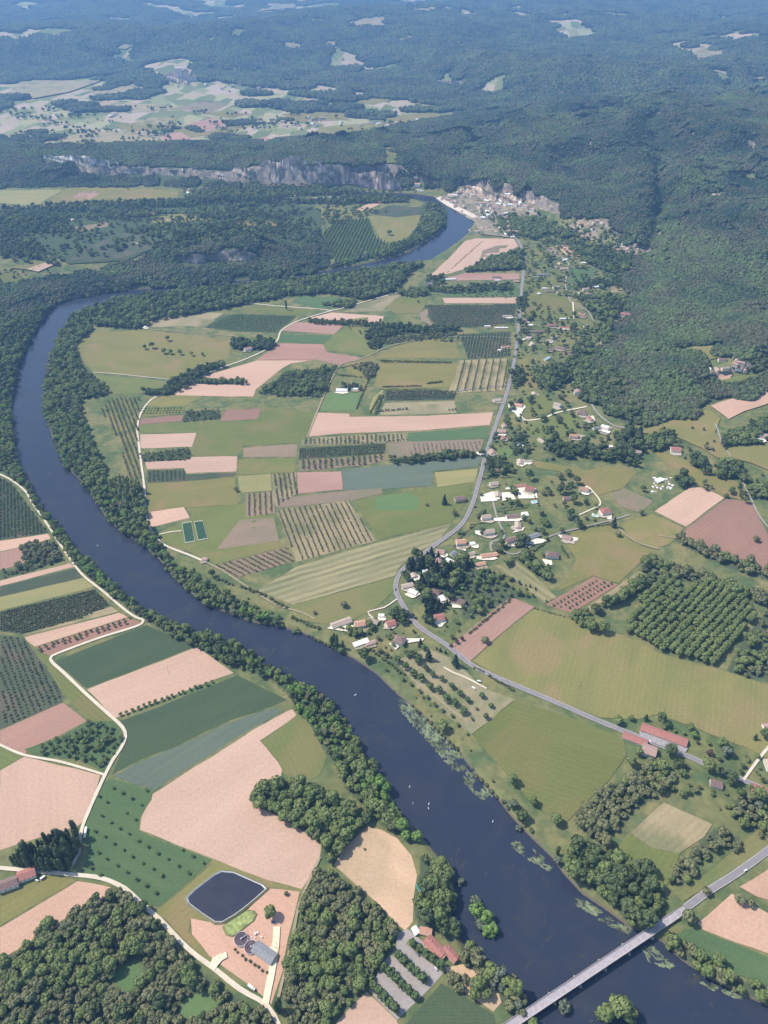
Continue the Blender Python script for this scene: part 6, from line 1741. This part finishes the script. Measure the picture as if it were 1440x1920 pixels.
# ------------------------------------------------------------------ water works in the foreground
def build_works():
    # reservoir
    s = "416,1636 438,1638 465,1650 490,1661 497,1668 478,1685 455,1704 438,1716 417,1728 404,1728 380,1712 356,1694 353,1684 366,1671 385,1656 402,1643"
    w = wpoly(s); c = w.mean(0); o = empty('reservoir', (float(c[0]), float(c[1]), 0)); tag(o, 'square dark-watered reservoir basin with a pale liner rim', 'reservoir')
    n = len(w); k = np.array([c+(p-c)*1.04 for p in w]); k2 = np.array([c+(p-c)*1.12 for p in w]); wl = w-c
    def ring(name, A_, zA, B_, zB, mat):
        m = MB()
        for i in range(n):
            j = (i+1) % n; m.face([(*A_[i], zA), (*A_[j], zA), (*B_[j], zB), (*B_[i], zB)])
        ob = m.obj(name, mat, parent=o); 
        if ob.data.polygons[0].normal.z < 0: ob.data.flip_normals()
        return ob
    ring('liner', k-c, 2.2, wl, 1.2, plain('liner', (.62, .60, .58), .6))
    ring('embankment', k2-c, .7, (k-c)*1.003, 2.21, plain('embankment_grass', (.22, .21, .11), .9))
    m = MB(); m.face([(p[0], p[1], 1.25) for p in (wl*1.004)]); ob = m.obj('water', reservoir_water(), parent=o)
    if ob.data.polygons[0].normal.z < 0: ob.data.flip_normals()
    # algae pond
    s = "421,1737 440,1724 463,1709 474,1710 479,1716 474,1727 455,1742 438,1754 427,1751"
    w = wpoly(s); c = w.mean(0); o2 = empty('pond', (float(c[0]), float(c[1]), 0)); tag(o2, 'oblong bright green algae pond beside the dark reservoir', 'pond'); o = o2
    n = len(w); wl = w-c; ring('bank', wl*1.14, .7, wl, 1.3, plain('pond_bank', (.20, .19, .08), .9)); m = MB(); m.face([(p[0], p[1], 1.25) for p in wl*1.01])
    ob = m.obj('water', plain('algae', (.30, .35, .12), .5, .25, .25), parent=o)
    if ob.data.polygons[0].normal.z < 0: ob.data.flip_normals()
    # round tanks
    conc = plain('tank_concrete', (.66, .58, .58), .8); dark = plain('tank_water', (.115, .085, .095), .25, .2, .3); steel = plain('steel', (.6, .6, .62), .4, .05)
    def tank(px, py, r, h, label, arm=True):
        x, y, z = A(px, py); o = empty('round_tank', (x, y, z), .6); tag(o, label, 'tank')
        m = MB(); nn = 40
        for (ra, rb, za, zb) in ((r, r, 0, h), (r, r-.35, h, h), (r-.35, r-.35, h, h-.9)):
            for i in range(nn):
                a, b = 2*math.pi*i/nn, 2*math.pi*(i+1)/nn
                m.face([(ra*math.cos(a), ra*math.sin(a), za), (ra*math.cos(b), ra*math.sin(b), za), (rb*math.cos(b), rb*math.sin(b), zb), (rb*math.cos(a), rb*math.sin(a), zb)])
        m.obj('rim', conc, parent=o); q = MB(); q.cyl((0, 0), r-.34, r-.34, h-.95, h-.7, nn); q.obj('water', dark, parent=o)
        if arm:
            a = MB(); a.box(0, r-.1, -.35, .35, h+.1, h+.35); a.box(0, r-.1, -.35, -.3, h+.353, h+1.2); a.cyl((0, 0), .7, .7, h-.9, h+1.0, 12); a.obj('walkway', steel, parent=o)
        return o
    tank(452.5, 1762, 7.4, 2.4, 'left one of the two big round tanks of the water works')
    tank(471, 1777, 7.0, 2.2, 'right big round tank half under the long slate roof')
    tank(513, 1730, 2.0, 1.4, 'small round tank at the end of the cream drive', False)
    o = house(496, 1788, 25, 12, 35, 'G', 'w', 'long slate-roofed works building beside the round tanks', 'works building', 1, False, False, False, name='works_building')
    m = MB(); m.box(-5.5, -4.8, -6.1, -5.9, .3, 2.4); x, y, z = A(478, 1756)
    eq = empty('machinery', (x, y, z), -.6); tag(eq, 'white pipes and machines above the round tanks', 'machinery')
    rr = random.Random(4)
    for i in range(5): m = MB(); a, b = rr.uniform(-6, 6), rr.uniform(-4, 4); m.box(a, a+rr.uniform(1.2, 2.6), b, b+rr.uniform(1, 2), 0, rr.uniform(1.2, 2.6), taper=.1); m.obj('cabinet', plain('cabinet_white', (.72, .68, .70), .6), parent=eq)
    for i in range(4): m = MB(); a, b = rr.uniform(-6, 4), rr.uniform(-4, 4); m.box(a, a+rr.uniform(3, 6), b, b+.35, .5, .85); m.obj('pipe', plain('pipe_paint', (.55, .52, .56), .5), parent=eq)
    x, y, z = A(487, 1765); p = structure(mobj('slab', MB_box(14, 9, .12, (.62, .54, .52)), (x, y, z), -.55))
    cream = plain('cream_ground', (.74, .66, .46), .95)
    for s_ in ("488,1765 500,1776 508,1776 512,1766 518,1766 522,1792 514,1800 506,1790 496,1778", "392,1815 404,1798 412,1790 424,1786 427,1796 416,1802 408,1812 402,1822"):
        sheet('concrete_yard', wpoly(s_), cream, 1.6, seed=3)
def MB_box(a, b, h, c):
    m = MB(); m.box(-a/2, a/2, -b/2, b/2, -.5, h); return m.mesh('slab', plain('slab_%d' % int(c[0]*100), c))
def reservoir_water():
    m, nt, b = new_mat('reservoir_water'); f = noise_fac(nt, .08, .4, .65, 5)
    nt.links.new(mixc(nt, f, (.030, .030, .045), (.038, .037, .052)), b.inputs['Base Color']); b.inputs['Roughness'].default_value = .2; b.inputs['Specular IOR Level'].default_value = .4
    return m
# ------------------------------------------------------------------ vehicles, boats, poles and small things
def vehicle(px, py, ang, kind, col, label):
    x, y, z = A(px, py); qx, qy = at(px+8*math.cos(R(ang)), py+8*math.sin(R(ang))); rz = math.atan2(float(qy[0])-y, float(qx[0])-x)
    lift = 1.1; o = empty(kind, (x, y, z+lift), rz); tag(o, label, {'parked_car': 'car', 'van': 'van', 'truck': 'truck', 'trailer': 'trailer'}[kind])
    pm = plain('paint_'+'_'.join('%02d' % int(v*100) for v in col), col, .35, .03); gl = plain('vehicle_glass', (.03, .035, .04), .1, .05); ty = plain('tyre', (.02, .02, .02), .9)
    L, Wd, H = {'parked_car': (4.3, 1.8, 1.0), 'van': (5.6, 2.1, 2.2), 'truck': (8.5, 2.5, 3.0), 'trailer': (13, 2.6, 3.0)}[kind]
    b = MB()
    if kind == 'parked_car':
        b.box(-L/2, L/2, -Wd/2, Wd/2, .3, .95, taper=.08); b.box(-L*.30, L*.22, -Wd*.43, Wd*.43, 1.30, 1.42, taper=.05); b.obj('body', pm, parent=o)
        g = MB(); g.box(-L*.36, L*.30, -Wd*.45, Wd*.45, .953, 1.297, taper=.16); g.obj('window_band', gl, parent=o)
    else:
        b.box(-L/2, L*.28, -Wd/2, Wd/2, .55, H, taper=.05); b.box(L*.285, L/2, -Wd*.47, Wd*.47, .5, H*.78, taper=.12); b.obj('body', pm, parent=o)
        g = MB(); g.box(L*.42, L/2+.02, -Wd*.40, Wd*.40, H*.45, H*.66); g.obj('windscreen', gl, parent=o)
    for sx in (-.32, .32):
        for sy in (-1, 1):
            w = MB(); w.cyl((0, 0), .34, .34, -.11, .11, 12); wo_ = w.obj('wheel', ty, (sx*L, sy*(Wd/2-.1), .34), parent=o); wo_.rotation_euler = (math.pi/2, 0, 0)
    return o
def boat(px, py, ang, L, col, label, cat='canoe'):
    x, y = P0(px, py, WATER_Z); x, y = float(x), float(y); o = empty(cat, (x, y, WATER_Z+.02), R(ang)); tag(o, label, cat); L *= .82; m = MB(); n = 12
    hull = []
    for i in range(n+1):
        t = i/n*2-1; w = .62*L/5*(1-abs(t)**2.2); hull.append((t*L/2, w, .35+.25*abs(t)**3))
    for i in range(n):
        (a, w, z), (b_, w2, z2) = hull[i], hull[i+1]
        for s in (-1, 1):
            q = [(a, s*w, z), (b_, s*w2, z2), (b_, s*w2*.5, -.15), (a, s*w*.5, -.15)]; m.face(q if s < 0 else q[::-1])
        m.face([(a, -w*.5, -.15), (b_, -w2*.5, -.15), (b_, w2*.5, -.15), (a, w*.5, -.15)]); m.face([(a, -w*.9, z*.45), (b_, -w2*.9, z2*.45), (b_, w2*.9, z2*.45), (a, w*.9, z*.45)])
    m.obj('hull', plain('hull_'+str(int(col[0]*100)), col, .5), parent=o)
    s = MB(); s.box(-.15, .15, -.45, .45, .42, .48); s.box(L*.2, L*.2+.3, -.4, .4, .42, .48); s.obj('seat', plain('seat_dark', (.12, .1, .09)), parent=o); return o
def pole(px, py, h, label, cross=True):
    x, y, z = A(px, py); o = empty('utility_pole', (x, y, z)); tag(o, label, 'pole'); m = MB(); m.cyl((0, 0), .22, .13, -.5, h, 8); m.obj('mast', plain('pole_wood', (.10, .085, .07)), parent=o)
    if cross:
        c = MB(); c.box(-1.1, 1.1, -.09, .09, h-.9, h-.72); c.obj('crossarm', plain('pole_wood', (.10, .085, .07)), parent=o)
        for a in (-.95, 0, .95): q = MB(); q.cyl((a, 0), .08, .05, h-.72, h-.45, 6); q.obj('insulator', plain('insulator', (.4, .36, .3)), parent=o)
def pool(px, py, a, b, ang, col, label):
    x, y, z = A(px, py); qx, qy = at(px+8*math.cos(R(ang)), py+8*math.sin(R(ang))); rz = math.atan2(float(qy[0])-y, float(qx[0])-x)
    o = empty('swimming_pool', (x, y, z), rz); tag(o, label, 'pool'); m = MB()
    for (x0, x1, y0, y1) in ((-a/2-1.6, a/2+1.6, -b/2-1.6, -b/2), (-a/2-1.6, a/2+1.6, b/2, b/2+1.6), (-a/2-1.6, -a/2, -b/2, b/2), (a/2, a/2+1.6, -b/2, b/2)): m.box(x0, x1, y0, y1, .2, 1.35)
    m.obj('coping', plain('pool_stone', (.72, .68, .58)), parent=o); w = MB(); w.box(-a/2, a/2, -b/2, b/2, .3, 1.2); w.obj('water', plain('pool_water_%d' % int(col[2]*100), col, .2, .05), parent=o)
def build_small():
    vehicle(472, 1853, 35, 'truck', (.80, .78, .74), 'white truck parked between the works yard and the track')
    vehicle(161, 1563, 100, 'trailer', (.82, .80, .70), 'long pale trailer beside the track at the bright orchard')
    vehicle(81, 1647, -35, 'van', (.82, .82, .84), 'white van next to the bright red-roofed farmhouse')
    vehicle(70, 1652, 20, 'parked_car', (.7, .7, .72), 'silver car parked behind the white van')
    vehicle(1397, 1633, -30, 'parked_car', (.8, .79, .74), 'white car on the bridge road')
    vehicle(1218, 1392, 20, 'parked_car', (.78, .78, .8), 'white car parked in the yard of the long red roofs')
    vehicle(1200, 1383, 20, 'parked_car', (.35, .37, .42), 'grey car parked at the upper end of the red-roofed yard')
    vehicle(742, 1107, 95, 'parked_car', (.05, .05, .06), 'black car on the main road at the bend')
    vehicle(944, 1290, 20, 'parked_car', (.5, .08, .06), 'red car on the main road by the park hedges') if False else None
    vehicle(817, 1817, 48, 'parked_car', (.75, .75, .77), 'white car nearest the red-roofed restaurant')
    vehicle(783, 1790, 48, 'parked_car', (.2, .22, .28), 'dark blue car in the first lane of the car park')
    vehicle(760, 1805, 48, 'parked_car', (.6, .6, .6), 'silver car in the second lane of the car park')
    vehicle(888, 1292, 30, 'van', (.82, .82, .8), 'white camper van at the lower end of the park lane')
    vehicle(898, 1279, 10, 'van', (.85, .84, .82), 'white camper van by the round white roof of the park')
    boat(183, 1023, 60, 5.2, (.75, .74, .70), 'lone white boat on the upper stretch of the river')
    boat(666, 1303, 40, 6.0, (.80, .80, .78), 'white boat in the middle of the river below the landing')
    boat(768, 1475, 70, 5.0, (.75, .75, .74), 'canoe nearest the dark left bank')
    boat(804, 1507, 70, 5.0, (.80, .80, .80), 'upper canoe of the pair in midstream')
    boat(803, 1515, 100, 5.0, (.75, .74, .70), 'lower canoe of the pair in midstream')
    boat(774, 1506, 80, 4.6, (.45, .45, .50), 'dim grey canoe left of the midstream pair')
    boat(924, 1540, 75, 5.0, (.70, .70, .72), 'pale canoe close to the right bank')
    pole(317, 1264, 17, 'tall dark mast standing alone in the pale ploughed field', False)
    pole(853, 1220, 14, 'utility pole at the lower corner of the pink ploughed strip'); pole(1087, 1290, 14, 'utility pole in the middle of the big meadow')
    pole(1373, 1400, 14, 'utility pole by the roadside junction'); pole(1008, 905, 12, 'utility pole in the lawn beside the villas')
    pole(1028, 945, 11, 'utility pole in the lawn right of the blue pool')
    pool(1002, 942, 9, 5, -10, (.16, .48, .62), 'light blue swimming pool beside the red-roofed villas'); pool(1116, 967, 9, 6, 10, (.34, .55, .44), 'pale green swimming pool on the villa lawn')
    # white tent
    x, y, z = A(780, 1746); o = empty('tent', (x, y, z), .5); tag(o, 'round-topped white tent at the top of the car park', 'tent'); m = MB(); n = 14
    for i in range(n):
        a, b = math.pi*i/n, math.pi*(i+1)/n
        m.face([(3.6*math.cos(a), -4.2, 1.2+3*math.sin(a)), (3.6*math.cos(a), 4.2, 1.2+3*math.sin(a)), (3.6*math.cos(b), 4.2, 1.2+3*math.sin(b)), (3.6*math.cos(b), -4.2, 1.2+3*math.sin(b))])
    for s in (-4.2, 4.2): m.face([(3.6*math.cos(math.pi*i/n), s, 1.2+3*math.sin(math.pi*i/n)) for i in range(n+1)]+[(-3.6, s, -.5), (3.6, s, -.5)])
    for s in (-3.6, 3.6): m.face([(s, -4.2, -.5), (s, 4.2, -.5), (s, 4.2, 1.2), (s, -4.2, 1.2)])
    m.obj('canvas', plain('canvas', (.85, .85, .84), .7, .03), parent=o)
    d = MB(); d.box(-1, 1, -4.26, -4.203, -.5, 2.2); d.obj('flap', plain('flap', (.55, .55, .56)), parent=o)
    # turquoise frames by the river
    x, y, z = A(788, 1668); o = empty('play_frame', (x, y, z), 1.9); tag(o, 'turquoise ladder-like frames on the edge of the sandy field', 'frame'); tq = plain('turquoise', (.10, .52, .47), .5)
    for k, s in enumerate((-2.2, 0, 2.2)):
        m = MB(); m.box(-6.5, 6.5, s-.22, s+.22, .8, 1.15); m.obj('rail', tq, parent=o)
    for i in range(6): m = MB(); q = -6+i*2.4; m.box(q-.25, q+.25, -2.3, 2.3, 1.153, 1.4); m.obj('rung', tq, parent=o)
    for i, (a, b) in enumerate(((-6, -2.2), (-6, 2.2), (6, -2.2), (6, 2.2))): m = MB(); m.box(a-.15, a+.15, b-.15, b+.15, -.5, .797); m.obj('leg', plain('frame_leg', (.5, .5, .5)), parent=o)
    # park shelters
    for i, (px, py, r, lab) in enumerate(((898, 1279, 0, ''), (889, 1293, 0, ''))): pass
    # weeds in the river
    rr = random.Random(12); vs = []; fs = []
    FLOW = [0]
    def leafpad(x, y, r, h):
        b = len(vs); n = 7; a0 = FLOW[0]+rr.gauss(0, .35); e = rr.uniform(.14, .42); ca, sa = math.cos(a0), math.sin(a0)
        vs.append((x, y, WATER_Z+h))
        for i in range(n):
            a = 2*math.pi*i/n; q = r*rr.uniform(.65, 1.2); u, v = q*math.cos(a), q*math.sin(a)*e; vs.append((x+u*ca-v*sa, y+u*sa+v*ca, WATER_Z+.03))
        for i in range(n): fs.append((b, b+1+i, b+1+(i+1) % n))
    WEED = [("744,1308 768,1318 806,1350 842,1386 868,1418 900,1458 926,1496 918,1508 892,1492 866,1462 836,1430 808,1396 778,1364 752,1334", 560), ("955,1568 975,1572 1010,1600 1040,1625 1025,1632 990,1612 962,1590", 130),
            ("1078,1682 1100,1690 1150,1722 1185,1742 1178,1752 1140,1735 1105,1712 1085,1700", 90), ("1202,1775 1225,1775 1245,1795 1270,1812 1240,1815 1215,1800", 45), ("1300,1825 1330,1842 1400,1868 1380,1872 1320,1850", 50), ("885,1770 905,1778 895,1790", 14)]
    for s, n in WEED:
        p = pts(s); k = 0; q0, q1 = P0(p[:, 0], p[:, 1], WATER_Z); cc = np.cov(np.stack([q0, q1])); ev, evec = np.linalg.eigh(cc); FLOW[0] = math.atan2(evec[1, 1], evec[0, 1])
        while k < n:
            x = rr.uniform(p[:, 0].min(), p[:, 0].max()); y = rr.uniform(p[:, 1].min(), p[:, 1].max())
            if not inside(np.array(x), np.array(y), p): continue
            if fbm(np.array(x/16), np.array(y/12), 2) < .42: k += .3; continue
            wx, wy = P0(x, y, WATER_Z); leafpad(float(wx), float(wy), rr.uniform(.8, 3.4), rr.uniform(.08, .22)); k += .36
    me = mesh_from('water_weed', vs, fs, plain('water_weed', (.17, .20, .105), .8, .45, .12)); o = mobj('water_weed', me); o['kind'] = 'stuff'; tag(o, 'patches of pale green weed floating along the right bank', 'water weed')
    # island in the river
    w = [P0(a, b, WATER_Z) for a, b in pts("882,1688 895,1684 908,1700 925,1715 936,1738 930,1758 918,1760 895,1742 880,1722 878,1700")]; w = np.array([(float(a), float(b)) for a, b in w]); c = w.mean(0); w = c+(w-c)*.85; m = MB(); n = len(w)
    for i in range(n):
        j = (i+1) % n; a, b = w[i]-c, w[j]-c; m.face([(*a, -2.5), (*b, -2.5), (*(b*.6), .6), (*(a*.6), .6)]); m.face([(*(a*.6), .6), (*(b*.6), .6), (0, 0, 1.0)])
    structure(m.obj('island', plain('island_earth', (.10, .13, .05)), (float(c[0]), float(c[1]), WATER_Z)))
    # pale stone heaps in the yard on the right
    for i in range(26):
        px, py = rr.uniform(1222, 1262), rr.uniform(895, 925); x, y, z = A(px, py); m = MB(); bm = bmesh.new(); bmesh.ops.create_icosphere(bm, subdivisions=2, radius=1)
        r = rr.uniform(1.5, 3.6); V_ = [(v.co.x*r*(1+.3*mnoise.noise(v.co*2+Vector((i, 0, 0)))), v.co.y*r*.8, max(-.3, v.co.z)*r*.45) for v in bm.verts]; F_ = [tuple(q.index for q in f.verts) for f in bm.faces]; bm.free()
        o = mobj('stone_heap', mesh_from('stone_heap', V_, F_, plain('pale_stone', (.72, .69, .65), .9, .1)), (x, y, z), rr.random()*6)
        tag(o, 'pale heap of stone, one of many in the stone yard on the right', 'stone heap', 'heaps of stone in the yard')
    # sewage beds
    for i, (s, lab) in enumerate((("342,983 359,980 365,1015 348,1018", 'left one of the two dark green filter beds'), ("365,980 380,978 389,1010 372,1013", 'right one of the two dark green filter beds'))):
        w = wpoly(s); c = w.mean(0); o = empty('filter_bed', (float(c[0]), float(c[1]), float(hgt(*c)))); tag(o, lab, 'filter bed', None); n = 4; wl = w-c
        m = MB()
        for k in range(n):
            j = (k+1) % n; a, b = wl[k], wl[j]; m.face([(*(a*1.10), .3), (*(b*1.10), .3), (*(b*1.08), 1.6), (*(a*1.08), 1.6)]); m.face([(*(a*1.08), 1.6), (*(b*1.08), 1.6), (*b, 1.6), (*a, 1.6)])
        m.obj('kerb', plain('bed_kerb', (.45, .42, .30)), parent=o); m = MB(); m.face([(*p, 1.5) for p in wl*1.01]); ob = m.obj('reed_cover', plain('reed_cover', (.040, .090, .050), .9, .2, .5), parent=o)
        if ob.data.polygons[0].normal.z < 0: ob.data.flip_normals()
def build_landmarks():
    # castle on the far rock
    x, y, z = A(338, 152); o = empty('castle', (x, y, z), .1); o.scale = (1.7, 1.7, 1.7); tag(o, 'large pale castle with towers on the far rock', 'castle'); st = plain('castle_stone', (.78, .62, .52), .9, .12, .08)
    def tower(a, b, w, d, h, nm='tower', rf=None):
        m = MB(); m.box(a-w/2, a+w/2, b-d/2, b+d/2, -25, h); k = 0
        while k < w-1: m.box(a-w/2+k, a-w/2+k+1.2, b-d/2-.3, b-d/2+.9, h+.003, h+1.6); k += 2.6
        t = m.obj(nm, st, parent=o)
        if rf:
            r = MB(); q = [(a-w/2-1, b-d/2-1, h+.5), (a+w/2+1, b-d/2-1, h+.5), (a+w/2+1, b+d/2+1, h+.5), (a-w/2-1, b+d/2+1, h+.5)]
            for i in range(4): r.face([q[i], q[(i+1) % 4], (a, b, h+rf)])
            r.obj('tower_roof', roof_mat('B'), parent=t)
        for i in range(3): wn = MB(); wn.box(a-.8, a+.8, b-d/2-.15, b-d/2-.01, h*.25+i*h*.22, h*.25+i*h*.22+2.6); wn.obj('window', plain('window_dark', (.05, .055, .06)), parent=t)
    tower(0, 0, 28, 22, 46, 'keep'); tower(-30, 6, 34, 18, 26, 'hall', 9); tower(26, 4, 22, 18, 34, 'tower', 10); tower(-56, 0, 20, 16, 18, 'tower', 8); tower(52, 8, 30, 16, 16, 'hall', 7); tower(-12, -16, 12, 12, 20, 'tower')
    # tall church-like house on the cliff
    house(878, 358, 20, 13, 10, 'O', 's', 'tallest pinkish house standing on the rock above the riverside village', 'house', 5, False, False, False, name='house')
    house(862, 366, 13, 9, 80, 'B', 's', 'narrow tower-like house left of the tallest house', 'house', 4, True, False, False, name='house')
# ------------------------------------------------------------------ assemble
def bbox_inside(px, py, p, out):
    k = (px > p[:, 0].min()) & (px < p[:, 0].max()) & (py > p[:, 1].min()) & (py < p[:, 1].max())
    if k.any():
        i = np.where(k); out[i] |= inside(px[i], py[i], p)
def paint_forest():
    v = (forest_mask(GX, GY, GH) & ~field_mask(GX, GY, GH))
    px, py = proj(GX, GY, GH); m = np.zeros(GX.shape, bool)
    hole = np.zeros(GX.shape, bool)
    for row in WOODS.split('\n'):
        f = row.split('|'); bbox_inside(px, py, pts(f[0]), m)
        if len(f) > 5 and f[5]:
            for q in f[5].split(';'): bbox_inside(px, py, pts(q), hole)
    m &= ~hole
    return (v | m).astype(float)
FOREST_V = paint_forest()
build_ground()
wm = MB(); wm.face([(-3600, -300, 0), (3600, -300, 0), (3600, 4300, 0), (-3600, 4300, 0)])
structure(wm.obj('river_water', water_material(), (0, 0, WATER_Z)))
build_fields(); build_roads(); build_cliffs(); build_bridge(); build_works(); build_houses(); build_landmarks(); build_small()
build_forest(); build_trees()
# ------------------------------------------------------------------ haze
def build_haze():
    m = bpy.data.materials.new('haze'); m.use_nodes = True; nt = m.node_tree; nt.nodes.clear()
    o = nt.nodes.new('ShaderNodeOutputMaterial'); v = nt.nodes.new('ShaderNodeVolumePrincipled')
    v.inputs['Color'].default_value = (.28, .55, 1.0, 1); v.inputs['Density'].default_value = HAZE_DENSITY; v.inputs['Anisotropy'].default_value = 0.2
    nt.links.new(v.outputs[0], o.inputs['Volume'])
    b = MB(); top = CAM_H+15; b.box(-18500, 18500, -900, 20500, -12, top); h = b.obj('haze', m); h['kind'] = 'stuff'; h['label'] = 'pale blue summer haze over the whole valley'
    h['category'] = 'haze'
if HAZE_DENSITY > 0: build_haze()
print('OBJECTS', len(SC.objects))

if 0:  # LABELCHECK
    for o in SC.objects:
        if 'label' in o and o.parent is None:
            n_ = len(o['label'].replace('-', ' ').split())
            if n_ > 16 or n_ < 4: print('LAB', n_, o['label'])
